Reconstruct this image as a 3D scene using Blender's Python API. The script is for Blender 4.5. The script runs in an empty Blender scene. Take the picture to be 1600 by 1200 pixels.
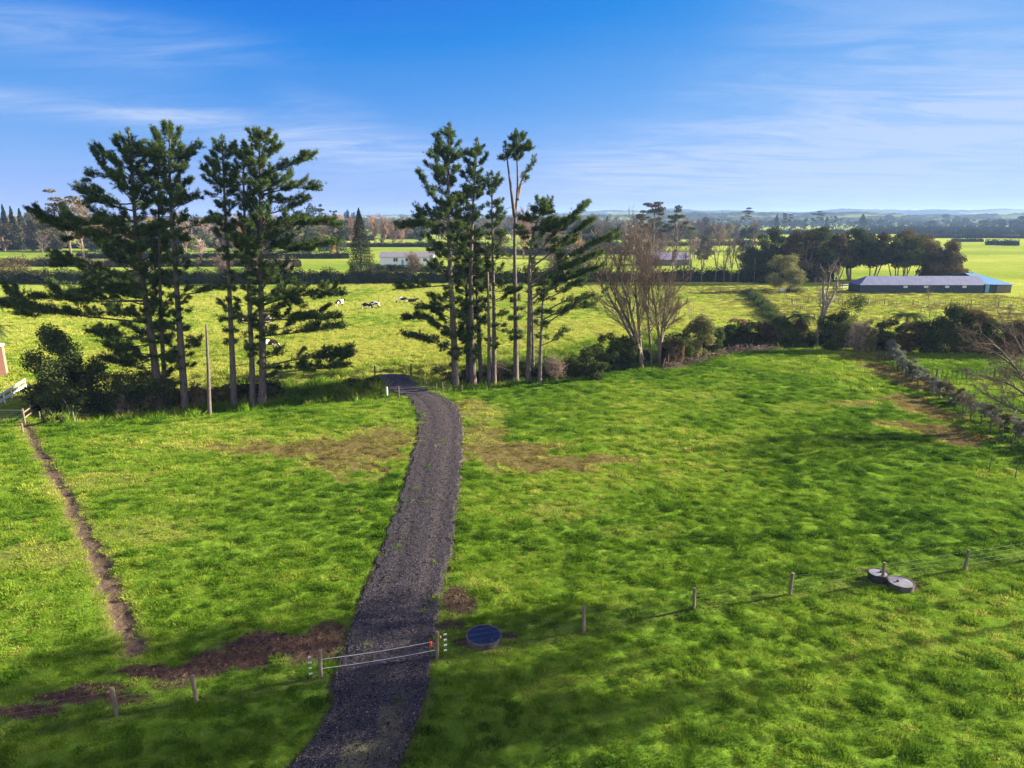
import bpy, bmesh, math, random
import numpy as np
from mathutils import Vector, Matrix

# ---------------------------------------------------------------- camera, sky, sun, exposure
scene = bpy.context.scene
COL = scene.collection
F_PX = 1067.0                  # focal length in pixels of the 1600 px wide picture
PITCH = math.radians(13.7)
CAM_H = 18.0
cam_data = bpy.data.cameras.new('drone_camera')
cam_data.sensor_width = 36.0
cam_data.lens = 36.0 * F_PX / 1600.0
cam_data.clip_start = 0.3
cam_data.clip_end = 30000.0
cam = bpy.data.objects.new('drone_camera', cam_data)
cam.location = (0, 0, CAM_H)
cam.rotation_euler = (math.radians(90) - PITCH, 0, 0)
COL.objects.link(cam)
scene.camera = cam

SUN_AZ = math.radians(15.5)     # from +X towards +Y
SUN_EL = math.radians(19.0)
world = bpy.data.worlds.new('World')
scene.world = world
world.use_nodes = True
wn = world.node_tree.nodes
wl = world.node_tree.links
wn.clear()
w_out = wn.new('ShaderNodeOutputWorld')
w_bg = wn.new('ShaderNodeBackground')
w_bg.inputs['Strength'].default_value = 0.0455
w_sky = wn.new('ShaderNodeTexSky')
w_sky.sky_type = 'NISHITA'
w_sky.sun_disc = False
w_sky.sun_elevation = SUN_EL
w_sky.sun_rotation = math.radians(90) - SUN_AZ
w_sky.altitude = 60
w_sky.air_density = 1.0
w_sky.dust_density = 0.15
w_sky.ozone_density = 4.0
SKY_K = 4.0      # soft shoulder and colour balance of the camera applied to the sky texture
def wvec(op, a, b=None, c=None):
    n = wn.new('ShaderNodeVectorMath')
    n.operation = op
    for i, v in enumerate((a, b, c)):
        if v is None:
            continue
        if isinstance(v, tuple):
            n.inputs[i].default_value = v
        else:
            wl.new(v, n.inputs[i])
    return n.outputs[0]


w_q = wvec('DIVIDE', w_sky.outputs[0], wvec('MULTIPLY_ADD', w_sky.outputs[0], (.4, .4, .4), (1, 1, 1)))
w_g = wvec('MULTIPLY_ADD', w_q, (.455 * SKY_K, .585 * SKY_K, 0), (-.395 * SKY_K, -.490 * SKY_K, .405 * SKY_K))
w_sq = wn.new('ShaderNodeSeparateXYZ')
wl.new(w_q, w_sq.inputs[0])
w_bl = wn.new('ShaderNodeCombineXYZ')
w_bm = wn.new('ShaderNodeMath')
w_bm.operation = 'MULTIPLY'
w_bm.inputs[1].default_value = .316 * SKY_K
wl.new(w_sq.outputs['Y'], w_bm.inputs[0])
wl.new(w_bm.outputs[0], w_bl.inputs['Z'])
w_grade = wvec('MAXIMUM', wvec('ADD', w_g, w_bl.outputs[0]), (.02, .02, .02))
# thin cirrus: noise on a flat cloud layer far above (direction divided by its height)
w_tc = wn.new('ShaderNodeTexCoord')
w_sep = wn.new('ShaderNodeSeparateXYZ')
wl.new(w_tc.outputs['Generated'], w_sep.inputs[0])


def wmath(op, a, b=None, clamp=False):
    n = wn.new('ShaderNodeMath')
    n.operation = op
    n.use_clamp = clamp
    for i, v in enumerate((a, b)):
        if v is None:
            continue
        if isinstance(v, (int, float)):
            n.inputs[i].default_value = v
        else:
            wl.new(v, n.inputs[i])
    return n.outputs[0]


w_z = wmath('ADD', wmath('MAXIMUM', w_sep.outputs['Z'], 0.0), 0.10)
w_cx = wmath('DIVIDE', w_sep.outputs['X'], w_z)
w_cy = wmath('DIVIDE', w_sep.outputs['Y'], w_z)
w_comb = wn.new('ShaderNodeCombineXYZ')
wl.new(w_cx, w_comb.inputs[0])
wl.new(w_cy, w_comb.inputs[1])


def wcloud(scale, rot, detail, dist, lo, hi, loc):
    mp = wn.new('ShaderNodeMapping')
    mp.inputs['Location'].default_value = loc
    mp.inputs['Rotation'].default_value = (0, 0, math.radians(rot))
    mp.inputs['Scale'].default_value = scale
    wl.new(w_comb.outputs[0], mp.inputs[0])
    nz = wn.new('ShaderNodeTexNoise')
    nz.inputs['Scale'].default_value = 1.0
    nz.inputs['Detail'].default_value = detail
    nz.inputs['Roughness'].default_value = 0.62
    nz.inputs['Distortion'].default_value = dist
    wl.new(mp.outputs[0], nz.inputs['Vector'])
    mr = wn.new('ShaderNodeMapRange')
    mr.interpolation_type = 'SMOOTHSTEP'
    mr.inputs['From Min'].default_value = lo
    mr.inputs['From Max'].default_value = hi
    wl.new(nz.outputs[0], mr.inputs['Value'])
    return mr.outputs[0]


c_big = wcloud((0.22, 0.55, 1), 12, 3, 0.4, 0.47, 0.72, (3.1, 1.7, 0))
c_fine = wcloud((0.6, 1.8, 1), 18, 9, 1.4, 0.40, 0.80, (0.4, 2.2, 0))
c_veil = wcloud((0.16, 0.9, 1), -8, 6, 0.6, 0.38, 0.85, (7.3, 4.9, 0))


def wstreak(p1, p2, width, k):
    """a long thin cloud along the great circle between two directions (photo places), fading at both ends"""
    def d(px, py):
        u, v = (px - 800) / F_PX, (600 - py) / F_PX
        return Vector((u, math.cos(PITCH) + v * math.sin(PITCH), v * math.cos(PITCH) - math.sin(PITCH))).normalized()
    a, b = d(*p1), d(*p2)
    n = a.cross(b).normalized()
    mid = (a + b).normalized()
    along = n.cross(mid)
    half = abs(a.dot(along))

    def dot(v):
        x = wn.new('ShaderNodeVectorMath')
        x.operation = 'DOT_PRODUCT'
        wl.new(w_tc.outputs['Generated'], x.inputs[0])
        x.inputs[1].default_value = v
        return x.outputs['Value']
    c = wmath('MULTIPLY', dot(n), 1 / width)
    e = wmath('MULTIPLY', dot(along), 1 / half)
    f = wmath('POWER', 2.718, wmath('MULTIPLY', wmath('ADD', wmath('MULTIPLY', c, c), wmath('POWER', wmath('ABSOLUTE', e), 4.0)), -1.0))
    return wmath('MULTIPLY', f, k * 0.72)


c_st = None
for p1, p2, wd, k in (((-150, 5), (430, 80), .020, .50), ((-100, 50), (330, 105), .024, .30), ((-200, 140), (330, 190), .013, .75), ((150, 165), (700, 245), .022, .6), ((330, 215), (760, 262), .028, .45), ((420, 150), (600, 190), .018, .30),
                      ((1240, 190), (1900, 60), .060, .65), ((1380, 205), (2000, 165), .045, .95), ((1000, 215), (1400, 190), .03, .45), ((860, 262), (1400, 272), .028, .65), ((800, 305), (1500, 250), .060, .75), ((1200, 330), (1800, 275), .06, .70), ((1050, 150), (1400, 110), .03, .32), ((1150, 40), (1600, 20), .05, .35), ((150, 300), (620, 285), .035, .30)):
    q_ = wstreak(p1, p2, wd, k)
    c_st = q_ if c_st is None else wmath('ADD', c_st, q_)
c_wisp = wcloud((0.85, 2.3, 1), 14, 10, 1.6, 0.30, 0.72, (1.4, 5.2, 0))
c_all = wmath('ADD', wmath('MULTIPLY', c_st, wmath('ADD', wmath('MULTIPLY', c_wisp, .95), .22)), wmath('MULTIPLY', wmath('ADD', wmath('MULTIPLY', c_big, c_fine), wmath('MULTIPLY', c_veil, .3)), .18), True)
c_all = wmath('MINIMUM', c_all, .8)
w_mix = wn.new('ShaderNodeMixRGB')
w_mix.inputs['Color2'].default_value = (.55 * SKY_K, .68 * SKY_K, .97 * SKY_K, 1)
wl.new(c_all, w_mix.inputs['Fac'])
wl.new(w_grade, w_mix.inputs['Color1'])
# unseen bright cloud added behind and above the drone to fill the shade
c_fill = wmath('MULTIPLY', wmath('ADD', wmath('MULTIPLY', w_sep.outputs['Y'], -1.3), wmath('MULTIPLY', wmath('MAXIMUM', wmath('SUBTRACT', w_sep.outputs['Z'], .55), 0.0), 1.6), True), wmath('ADD', wmath('MULTIPLY', c_fine, .7), .5), True)
w_mix2 = wn.new('ShaderNodeMixRGB')
w_mix2.inputs['Color2'].default_value = (1.75 * SKY_K, 1.72 * SKY_K, 1.70 * SKY_K, 1)
wl.new(c_fill, w_mix2.inputs['Fac'])
wl.new(w_mix.outputs[0], w_mix2.inputs['Color1'])
wl.new(w_mix2.outputs[0], w_bg.inputs['Color'])
wl.new(w_bg.outputs[0], w_out.inputs['Surface'])

sun_data = bpy.data.lights.new('sun', 'SUN')
sun_data.energy = 5.0
sun_data.angle = math.radians(0.55)
sun_data.color = (1.0, 0.86, 0.66)
sun = bpy.data.objects.new('sun', sun_data)
to_sun = Vector((math.cos(SUN_EL) * math.cos(SUN_AZ), math.cos(SUN_EL) * math.sin(SUN_AZ), math.sin(SUN_EL)))
sun.rotation_euler = to_sun.to_track_quat('Z', 'Y').to_euler()
sun.location = (60, 20, 60)
COL.objects.link(sun)

vs = scene.view_settings
scene.display_settings.display_device = 'sRGB'
vs.view_transform = 'Standard'
vs.look = 'None'
vs.exposure = 2.45
vs.gamma = 1.0
vs.use_curve_mapping = False
cy = scene.cycles
cy.max_bounces = 5
cy.diffuse_bounces = 2
cy.glossy_bounces = 2
cy.transmission_bounces = 3
cy.transparent_max_bounces = 4
cy.volume_bounces = 0
cy.use_denoising = True
cy.denoiser = 'OPENIMAGEDENOISE'
cy.denoising_input_passes = 'RGB_ALBEDO_NORMAL'
cy.denoising_prefilter = 'NONE'
cy.caustics_reflective = False
cy.caustics_refractive = False

# ---------------------------------------------------------------- noise and small maths
RNG = np.random.default_rng(7)
random.seed(7)


def _hash(ix, iy, seed):
    h = (ix.astype(np.int64) * 374761393 + iy.astype(np.int64) * 668265263 + seed * 2147483647) & 0xFFFFFFFF
    h = ((h ^ (h >> 13)) * 1274126177) & 0xFFFFFFFF
    return ((h ^ (h >> 16)) & 0xFFFF) / 65535.0


def vnoise(x, y, seed=0):
    x = np.asarray(x, float)
    y = np.asarray(y, float)
    ix = np.floor(x)
    iy = np.floor(y)
    fx = x - ix
    fy = y - iy
    fx = fx * fx * fx * (fx * (fx * 6 - 15) + 10)
    fy = fy * fy * fy * (fy * (fy * 6 - 15) + 10)
    a = _hash(ix, iy, seed)
    b = _hash(ix + 1, iy, seed)
    c = _hash(ix, iy + 1, seed)
    d = _hash(ix + 1, iy + 1, seed)
    return a + (b - a) * fx + (c - a) * fy + (a - b - c + d) * fx * fy


def fbm(x, y, octv=4, seed=0, gain=0.5):
    s = 0.0
    amp = 1.0
    tot = 0.0
    for o in range(octv):
        s = s + amp * vnoise(np.asarray(x) * 2 ** o + 17.3 * o, np.asarray(y) * 2 ** o - 9.1 * o, seed + o)
        tot += amp
        amp *= gain
    return s / tot


def sstep(a, b, x):
    t = np.clip((np.asarray(x, float) - a) / (b - a), 0, 1)
    return t * t * (3 - 2 * t)


CP, SP = math.cos(PITCH), math.sin(PITCH)


def ray(px, py):
    u = (px - 800.0) / F_PX
    v = (600.0 - py) / F_PX
    return np.array([u, CP + v * SP, v * CP - SP])


def at(px, py, Y):
    """the point seen at a place of the photo, standing Y metres away"""
    r = ray(px, py)
    return np.array([0, 0, CAM_H]) + r * (Y / r[1])


def flat(px, py, z=0.0):
    r = ray(px, py)
    return np.array([0, 0, CAM_H]) + r * ((z - CAM_H) / r[2])


def mpp(Y, z=0.0):
    """metres per photo pixel at distance Y"""
    return (Y * CP + (CAM_H - z) * SP) / F_PX


# ---------------------------------------------------------------- terrain
EDGE_PX = [(-120, 668), (0, 665), (200, 656), (350, 645), (480, 634), (640, 620), (700, 615), (800, 606), (900, 591),
           (1000, 572), (1100, 556), (1160, 549), (1300, 547), (1400, 550), (1600, 553), (1800, 556)]
_e = np.array([flat(*p)[:2] for p in EDGE_PX])
EDGE_X = np.concatenate([[-400], _e[:, 0], [500]])
EDGE_Y = np.concatenate([[_e[0, 1]], _e[:, 1], [_e[-1, 1]]])


def edge_s(x, y):
    """distance beyond the far edge of the near paddock"""
    ye = np.interp(x, EDGE_X, EDGE_Y)
    sl = (np.interp(np.asarray(x) + 2, EDGE_X, EDGE_Y) - np.interp(np.asarray(x) - 2, EDGE_X, EDGE_Y)) / 4
    return (y - ye) / np.sqrt(1 + sl * sl)


ROAD_PX = [  # y, left x, right x in the photograph
    (586, 592, 633), (600, 601, 650), (612, 612, 668), (620, 634, 688), (628, 642, 704), (640, 649, 716), (660, 654, 722), (680, 655, 723),
    (720, 642, 721), (760, 633, 719), (800, 618, 714), (850, 600, 708), (900, 579, 697), (940, 562, 688),
    (988, 546, 682), (1020, 534, 676), (1050, 524, 669), (1075, 524, 665), (1100, 525, 660), (1120, 512, 655),
    (1150, 494, 645), (1200, 455, 621), (1300, 360, 560), (1450, 190, 440)]
_r = []
for _y, _a, _b in ROAD_PX:
    p, q = flat(_a, _y), flat(_b, _y)
    _r.append((p[1], p[0], q[0]))
_r = np.array(sorted(_r))
ROAD_Y, ROAD_L, ROAD_R = _r[:, 0], _r[:, 1], _r[:, 2]


def road_lr(y):
    return np.interp(y, ROAD_Y, ROAD_L), np.interp(y, ROAD_Y, ROAD_R)


def road_d(x, y):
    """metres outside the driveway (negative inside)"""
    l, r = road_lr(y)
    d = np.maximum(l - x, x - r)
    over = np.maximum(np.asarray(y) - ROAD_Y[-1], 0) + np.maximum(ROAD_Y[0] - np.asarray(y), 0)
    return np.maximum(d, over)


TRENCH = np.array([flat(*p)[:2] for p in [(38, 660), (52, 690), (78, 735), (103, 775), (128, 822), (150, 870), (172, 920), (195, 970), (215, 1015)]])


def poly_d(x, y, P):
    x = np.asarray(x, float)
    y = np.asarray(y, float)
    best = np.full(np.broadcast(x, y).shape, 1e9)
    for a, b in zip(P[:-1], P[1:]):
        ab = b - a
        t = np.clip(((x - a[0]) * ab[0] + (y - a[1]) * ab[1]) / (ab @ ab), 0, 1)
        best = np.minimum(best, np.hypot(x - a[0] - t * ab[0], y - a[1] - t * ab[1]))
    return best


FENCE_PX = [(-60, 1158), (183, 1118), (307, 1096), (501, 1060), (683, 1028), (912, 988), (1084, 953), (1234, 930), (1378, 911), (1507, 890), (1660, 866)]
FENCE_L = np.array([flat(*p)[:2] for p in FENCE_PX])


def h_base(x, y):
    x = np.asarray(x, float)
    y = np.asarray(y, float)
    z = 0.55 * (fbm(x / 60 + 3, y / 60 + 5, 2, 11) - 0.5) * sstep(18, 40, np.hypot(x, y))
    s = edge_s(x, y)
    prof = np.interp(s, [-4, -1, 1, 3.5, 6, 9, 14, 19, 30], [0, -0.08, -0.45, -1.7, -2.2, -2.1, -0.8, -0.15, 0])
    side = sstep(-46, -38, x) * (1 - 0.35 * sstep(25, 45, x))
    rd = np.maximum(road_d(x, y), 0)
    bank = 1 - 0.98 * np.exp(-(rd / 1.7) ** 2)
    z = z + prof * side * bank
    return z


def soft(x):
    return np.clip(x, 0, 1)


# patches of bare soil and of brown, dying grass: centre in the photo, half width / half depth in metres, strength
SOIL = [(430, 1010, 3.1, 1.5, 1), (345, 1028, 1.8, 0.8, 1), (505, 990, 1.2, 1.0, .95), (235, 1048, 2.1, 0.55, 1), (120, 1088, 2.1, .55, 1), (30, 1110, 2.1, .55, 1), (160, 1072, 1.5, .4, .9), (320, 1040, 1.6, .6, 1),
        (180, 1090, 1.3, .45, .8), (265, 1068, .9, .35, .8), (718, 938, 1.15, 1.6, .95), (705, 975, .8, .5, .9), (748, 915, .5, .5, .6), (800, 992, .9, .4, 1), (735, 1003, 1.0, .35, .9),
        (1345, 892, .8, .35, 1), (1420, 915, 1.1, .45, 1), (1385, 905, 1.2, .5, .8), (560, 640, .5, .5, .3),
        (1490, 690, 1.6, 2.0, .55), (1560, 482, 5, 2.2, .9), (1590, 492, 4, 2.5, .9)]
DRY = [(480, 705, 7, 3.0, .95), (560, 722, 4, 3.8, .9), (590, 690, 3.8, 3.5, .8), (400, 700, 4, 2, .65), (800, 710, 5, 3.2, .95), (870, 725, 4.5, 1.9, .95), (950, 720, 2.4, 1.0, .85), (330, 700, 3, 1.2, .5),
       (755, 685, 2.5, 4.0, .75), (730, 640, 2.0, 3, .75), (760, 650, 2, 4, .5), (1400, 590, 2.5, 9, .9), (1440, 640, 3, 6, .95), (1480, 680, 3, 4, 1), (1350, 560, 3, 3, .7), (1340, 632, 3.5, 1.0, .8), (1410, 665, 3.2, 1.2, .75),
       (130, 760, 2, 3, .4), (190, 750, 3, 2, .35), (60, 870, 3, 2, .45), (230, 830, 3, 2, .4), (290, 640, 4, 2, .3), (1000, 830, 3, 1.2, .35), (880, 800, 3, 1.5, .35), (1250, 640, 4, 2, .3), (1100, 620, 4, 2, .3)]


def patch_mask(x, y, rows, seed):
    m = np.zeros(np.broadcast(x, y).shape)
    wob = (fbm(x / 1.6, y / 1.6, 4, seed) - 0.5)
    for px, py, rx, ry, k in rows:
        c = flat(px, py)
        near = (np.abs(x - c[0]) < rx * 2.2) & (np.abs(y - c[1]) < ry * 2.2)
        if not near.any():
            continue
        d = np.hypot((x - c[0]) / rx, (y - c[1]) / ry) + wob * 1.3
        m = np.maximum(m, np.where(near, k * (1 - sstep(0.72, 1.12, d)), 0))
    return m


def masks(x, y):
    """soil, dry, rough for points of the ground"""
    x = np.asarray(x, float)
    y = np.asarray(y, float)
    soil = patch_mask(x, y, SOIL, 31)
    dry = patch_mask(x, y, DRY, 47) * (0.75 + 0.8 * fbm(x / 1.1, y / 1.1, 3, 5))
    td = poly_d(x, y, TRENCH) + (fbm(x * 1.3, y * 1.3, 3, 77) - 0.5) * 0.5
    soil = np.maximum(soil, 1 - sstep(0.36, 0.52, td))
    dry = np.maximum(dry, 0.55 * (1 - sstep(0.5, 1.0, td)))
    fd = poly_d(x, y, FENCE_L)
    worn = (1 - sstep(0.1, 0.75, fd + (fbm(x * .9, y * .9, 3, 13) - .5) * 0.9))
    soil = np.maximum(soil, worn * np.where(x < -4, 0.35, 0.42))
    rd = road_d(x, y)
    soil = np.maximum(soil, 0.75 * (1 - sstep(0.0, 0.5, rd + (fbm(x * 1.4, y * 1.4, 3, 3) - 0.4) * 0.7)))
    s = edge_s(x, y)
    rough = sstep(1.2, 3.2, s + (fbm(x / 2, y / 2, 3, 9) - .5) * 1.5) * (1 - sstep(14, 20, s + (fbm(x / 4, y / 4, 3, 19) - .5) * 8)) * sstep(-45, -39, x) * sstep(.6, 3.0, rd)
    return np.clip(soil, 0, 1), np.clip(dry, 0, 1), np.clip(rough, 0, 1)


def h_fine(x, y, soil, rough):
    r = np.hypot(x, y)
    hum = (fbm(x / 0.55 + 5, y / 0.32, 3, 101) - 0.5) * 0.145 * (0.35 + 1.3 * fbm(x / 3.5, y / 2.5, 2, 141)) + (fbm(x / 2.2, y / 1.2, 2, 131) - 0.5) * 0.10
    hum = hum * (0.55 + 0.9 * fbm(x / 9, y / 9, 2, 151)) * (1 - 0.75 * soil)
    clod = (fbm(x * 3.2, y * 3.2, 3, 171) - 0.5) * 0.12 * soil
    rg = (fbm(x / 1.4, y / 1.4, 4, 191) - 0.4) * 0.9 * rough
    out = (hum + clod + rg) * sstep(-.25, .55, road_d(x, y))
    td = poly_d(x, y, TRENCH) + (fbm(x * 1.3, y * 1.3, 3, 77) - 0.5) * 0.4
    out = out - 0.09 * (1 - sstep(0.2, 0.6, td))
    return out * (1 - sstep(260, 500, r) * 0.7)


def ground_z(x, y):
    soil, dry, rough = masks(x, y)
    z = h_base(x, y) + h_fine(x, y, soil, rough)
    rd = road_d(x, y)
    return z - 0.16 * (1 - sstep(-0.35, 0.05, rd))


def gz(x, y):
    return float(h_base(np.array([x]), np.array([y]))[0])


def G(px, py):
    """point of the ground seen at a place of the photo"""
    z = 0.0
    for _ in range(12):
        p = flat(px, py, z)
        z = 0.5 * z + 0.5 * gz(p[0], p[1])
    p = flat(px, py, z)
    return np.array([p[0], p[1], gz(p[0], p[1])])


# ---------------------------------------------------------------- mesh helpers
def mesh_obj(name, V, faces, mats, parent=None, loc=None, attrs=None, mat_idx=None, smooth=False, link=True):
    """faces: list of (n,3) / (n,4) integer arrays"""
    me = bpy.data.meshes.new(name)
    V = np.asarray(V, np.float32)
    if loc is not None:
        V = V - np.asarray(loc, np.float32)
    faces = [np.asarray(f, np.int32) for f in faces if len(f)]
    nl = sum(f.size for f in faces)
    nf = sum(len(f) for f in faces)
    me.vertices.add(len(V))
    me.vertices.foreach_set('co', V.ravel())
    me.loops.add(nl)
    me.polygons.add(nf)
    me.loops.foreach_set('vertex_index', np.concatenate([f.ravel() for f in faces]))
    tot = np.concatenate([np.full(len(f), f.shape[1], np.int32) for f in faces])
    start = np.concatenate([[0], np.cumsum(tot)[:-1]]).astype(np.int32)
    me.polygons.foreach_set('loop_start', start)
    if mat_idx is not None:
        me.polygons.foreach_set('material_index', np.asarray(mat_idx, np.int32))
    me.polygons.foreach_set('use_smooth', np.full(nf, bool(smooth)))
    if attrs:
        for k, a in attrs.items():
            at_ = me.attributes.new(k, 'FLOAT', 'POINT')
            at_.data.foreach_set('value', np.asarray(a, np.float32))
    me.update(calc_edges=True)
    for m in (mats if isinstance(mats, (list, tuple)) else [mats]):
        me.materials.append(m)
    o = bpy.data.objects.new(name, me)
    if loc is not None and parent is None:
        o.location = [float(v) for v in loc]
    if parent is not None:
        o.parent = parent
    if link:
        COL.objects.link(o)
    return o


class Buf:
    """collects vertices and faces of one mesh"""

    def __init__(self):
        self.v, self.f3, self.f4, self.n, self.tone = [], [], [], 0, []

    def add(self, V, F, tone=0.5):
        V = np.asarray(V, float).reshape(-1, 3)
        F = np.asarray(F, int)
        if not len(V):
            return
        (self.f3 if F.shape[1] == 3 else self.f4).append(F + self.n)
        self.v.append(V)
        t = np.asarray(tone, float)
        self.tone.append(np.full(len(V), float(t)) if t.ndim == 0 else t)
        self.n += len(V)

    def tube(self, pts, rad, sides=6, cap=True):
        P = np.asarray(pts, float)
        k = len(P)
        R = np.broadcast_to(np.asarray(rad, float), (k,))
        T = np.gradient(P, axis=0)
        T /= np.linalg.norm(T, axis=1)[:, None] + 1e-9
        ref = np.array([0, 0, 1.0]) if abs(T[0][2]) < 0.85 else np.array([1.0, 0, 0])
        A = np.cross(T, ref)
        A /= np.linalg.norm(A, axis=1)[:, None] + 1e-9
        B = np.cross(T, A)
        an = np.arange(sides) * 2 * math.pi / sides
        V = P[:, None, :] + R[:, None, None] * (np.cos(an)[None, :, None] * A[:, None, :] + np.sin(an)[None, :, None] * B[:, None, :])
        i = np.arange(k - 1)[:, None] * sides
        j = np.arange(sides)[None, :]
        j2 = (j + 1) % sides
        Fq = np.stack([i + j, i + j2, i + sides + j2, i + sides + j], -1).reshape(-1, 4)
        if cap:
            V = np.concatenate([V.reshape(-1, 3), P[:1], P[-1:]])
            c0, c1 = k * sides, k * sides + 1
            jj = np.arange(sides)
            f0 = np.stack([np.full(sides, c0), (jj + 1) % sides, jj], -1)
            o_ = (k - 1) * sides
            f1 = np.stack([np.full(sides, c1), o_ + jj, o_ + (jj + 1) % sides], -1)
            n0 = self.n
            self.add(V, Fq)
            self.f3.append(np.concatenate([f0, f1]) + n0)
        else:
            self.add(V.reshape(-1, 3), Fq)

    def segs(self, P0, P1, r0, r1, sides=3):
        """many straight tapered sticks at once"""
        P0 = np.asarray(P0, float)
        P1 = np.asarray(P1, float)
        n = len(P0)
        if n == 0:
            return
        T = P1 - P0
        T /= np.linalg.norm(T, axis=1)[:, None] + 1e-9
        ref = np.where(np.abs(T[:, 2:3]) < 0.8, np.array([[0, 0, 1.0]]), np.array([[1.0, 0, 0]]))
        A = np.cross(T, ref)
        A /= np.linalg.norm(A, axis=1)[:, None] + 1e-9
        B = np.cross(T, A)
        an = np.arange(sides) * 2 * math.pi / sides
        ring = np.cos(an)[None, :, None] * A[:, None] + np.sin(an)[None, :, None] * B[:, None]
        r0 = np.broadcast_to(r0, (n,))[:, None, None]
        r1 = np.broadcast_to(r1, (n,))[:, None, None]
        V = np.concatenate([P0[:, None] + ring * r0, P1[:, None] + ring * r1], 1)
        b = np.arange(n)[:, None] * 2 * sides
        j = np.arange(sides)[None]
        j2 = (j + 1) % sides
        Fq = np.stack([b + j, b + j2, b + sides + j2, b + sides + j], -1).reshape(-1, 4)
        self.add(V.reshape(-1, 3), Fq)

    def leaves(self, P, size, rng, up=0.25, nrm=None, tone=None, aspect=0.55):
        """leaf-sized diamonds, one per point"""
        P = np.asarray(P, float)
        n = len(P)
        if n == 0:
            return
        N = rng.normal(size=(n, 3))
        N[:, 2] += up
        if nrm is not None:
            N = N * 0.6 + nrm
        N /= np.linalg.norm(N, axis=1)[:, None] + 1e-9
        Rv = rng.normal(size=(n, 3))
        A = np.cross(N, Rv)
        A /= np.linalg.norm(A, axis=1)[:, None] + 1e-9
        B = np.cross(N, A)
        s = np.broadcast_to(size, (n,)) * rng.uniform(0.6, 1.35, n)
        a = A * s[:, None] * 0.5
        b = B * s[:, None] * 0.5 * aspect
        bend = N * s[:, None] * 0.12
        V = np.stack([P - a - bend, P - b, P + a - bend, P + b], 1)
        i = np.arange(n)[:, None] * 4
        if tone is None:
            tone = rng.uniform(0, 1, n)
        self.add(V.reshape(-1, 3), i + np.arange(4)[None], np.repeat(np.broadcast_to(tone, (n,)), 4))

    def needles(self, P, D, length, width, k, rng, spread=0.9, tone=None):
        """tufts of k needles (thin triangles) around direction D"""
        P = np.asarray(P, float)
        n = len(P)
        if n == 0:
            return
        D = D / (np.linalg.norm(D, axis=1)[:, None] + 1e-9)
        dirs = D[:, None] + rng.normal(size=(n, k, 3)) * spread
        dirs /= np.linalg.norm(dirs, axis=2)[..., None] + 1e-9
        side = np.cross(dirs, rng.normal(size=(n, k, 3)))
        side /= np.linalg.norm(side, axis=2)[..., None] + 1e-9
        L = (np.broadcast_to(length, (n,))[:, None] * rng.uniform(0.7, 1.25, (n, k)))[..., None]
        Wd = (np.broadcast_to(width, (n,))[:, None] * rng.uniform(0.7, 1.3, (n, k)))[..., None]
        b0 = P[:, None] - dirs * L * 0.15
        V = np.stack([b0, P[:, None] + dirs * L * 0.45 + side * Wd, P[:, None] + dirs * L, P[:, None] + dirs * L * 0.45 - side * Wd], 2)
        i = np.arange(n * k)[:, None] * 4
        if tone is None:
            tone = rng.uniform(0, 1, n)
        self.add(V.reshape(-1, 3), i + np.arange(4)[None], np.repeat(np.broadcast_to(tone, (n,)), 4 * k))

    def box(self, c, s, rz=0.0, ax=None):
        c = np.asarray(c, float)
        s = np.asarray(s, float) / 2
        K = np.array([[x, y, z] for x in (-1, 1) for y in (-1, 1) for z in (-1, 1)], float) * s
        if rz:
            m = np.array([[math.cos(rz), -math.sin(rz), 0], [math.sin(rz), math.cos(rz), 0], [0, 0, 1]])
            K = K @ m.T
        self.add(K + c, [[0, 1, 3, 2], [4, 6, 7, 5], [0, 4, 5, 1], [2, 3, 7, 6], [0, 2, 6, 4], [1, 5, 7, 3]])

    def face(self, pts):
        pts = np.asarray(pts, float)
        self.add(pts, [list(range(len(pts)))])

    def lathe(self, c, prof, sides=24):
        """prof: (radius, height) pairs"""
        c = np.asarray(c, float)
        an = np.arange(sides) * 2 * math.pi / sides
        prof = np.asarray(prof, float)
        V = np.stack([prof[:, :1] * np.cos(an)[None], prof[:, :1] * np.sin(an)[None], np.repeat(prof[:, 1:], sides, 1)], -1) + c
        i = np.arange(len(prof) - 1)[:, None] * sides
        j = np.arange(sides)[None]
        j2 = (j + 1) % sides
        self.add(V.reshape(-1, 3), np.stack([i + j, i + j2, i + sides + j2, i + sides + j], -1).reshape(-1, 4))

    def build(self, name, mat, parent=None, loc=None, smooth=False):
        if not self.n:
            return None
        return mesh_obj(name, np.concatenate(self.v), [np.concatenate(f) for f in (self.f3, self.f4) if f], mat,
                        parent, loc, attrs={'tone': np.concatenate(self.tone)}, smooth=smooth)


def thing(name, label, cat, loc=(0, 0, 0), rz=0.0, group=None):
    o = bpy.data.objects.new(name, None)
    o.empty_display_size = 0.2
    o.location = [float(v) for v in loc]
    o.rotation_euler = (0, 0, rz)
    COL.objects.link(o)
    o['label'] = label
    o['category'] = cat
    if group:
        o['group'] = group
    return o


def tag(o, label=None, cat=None, group=None, kind=None):
    for k, v in (('label', label), ('category', cat), ('group', group), ('kind', kind)):
        if v:
            o[k] = v
    return o


def copy_thing(o, loc, rz=None, scale=None, label=None, group=None):
    c = o.copy()
    COL.objects.link(c)
    c.location = [float(v) for v in loc]
    if rz is not None:
        c.rotation_euler = (0, 0, rz)
    if scale is not None:
        c.scale = scale if isinstance(scale, (tuple, list)) else (scale,) * 3
    if label:
        c['label'] = label
    if group:
        c['group'] = group
    for ch in list(o.children):
        d = ch.copy()
        COL.objects.link(d)
        d.parent = c
        for g in list(ch.children):
            e = g.copy()
            COL.objects.link(e)
            e.parent = d
    return c


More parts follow.
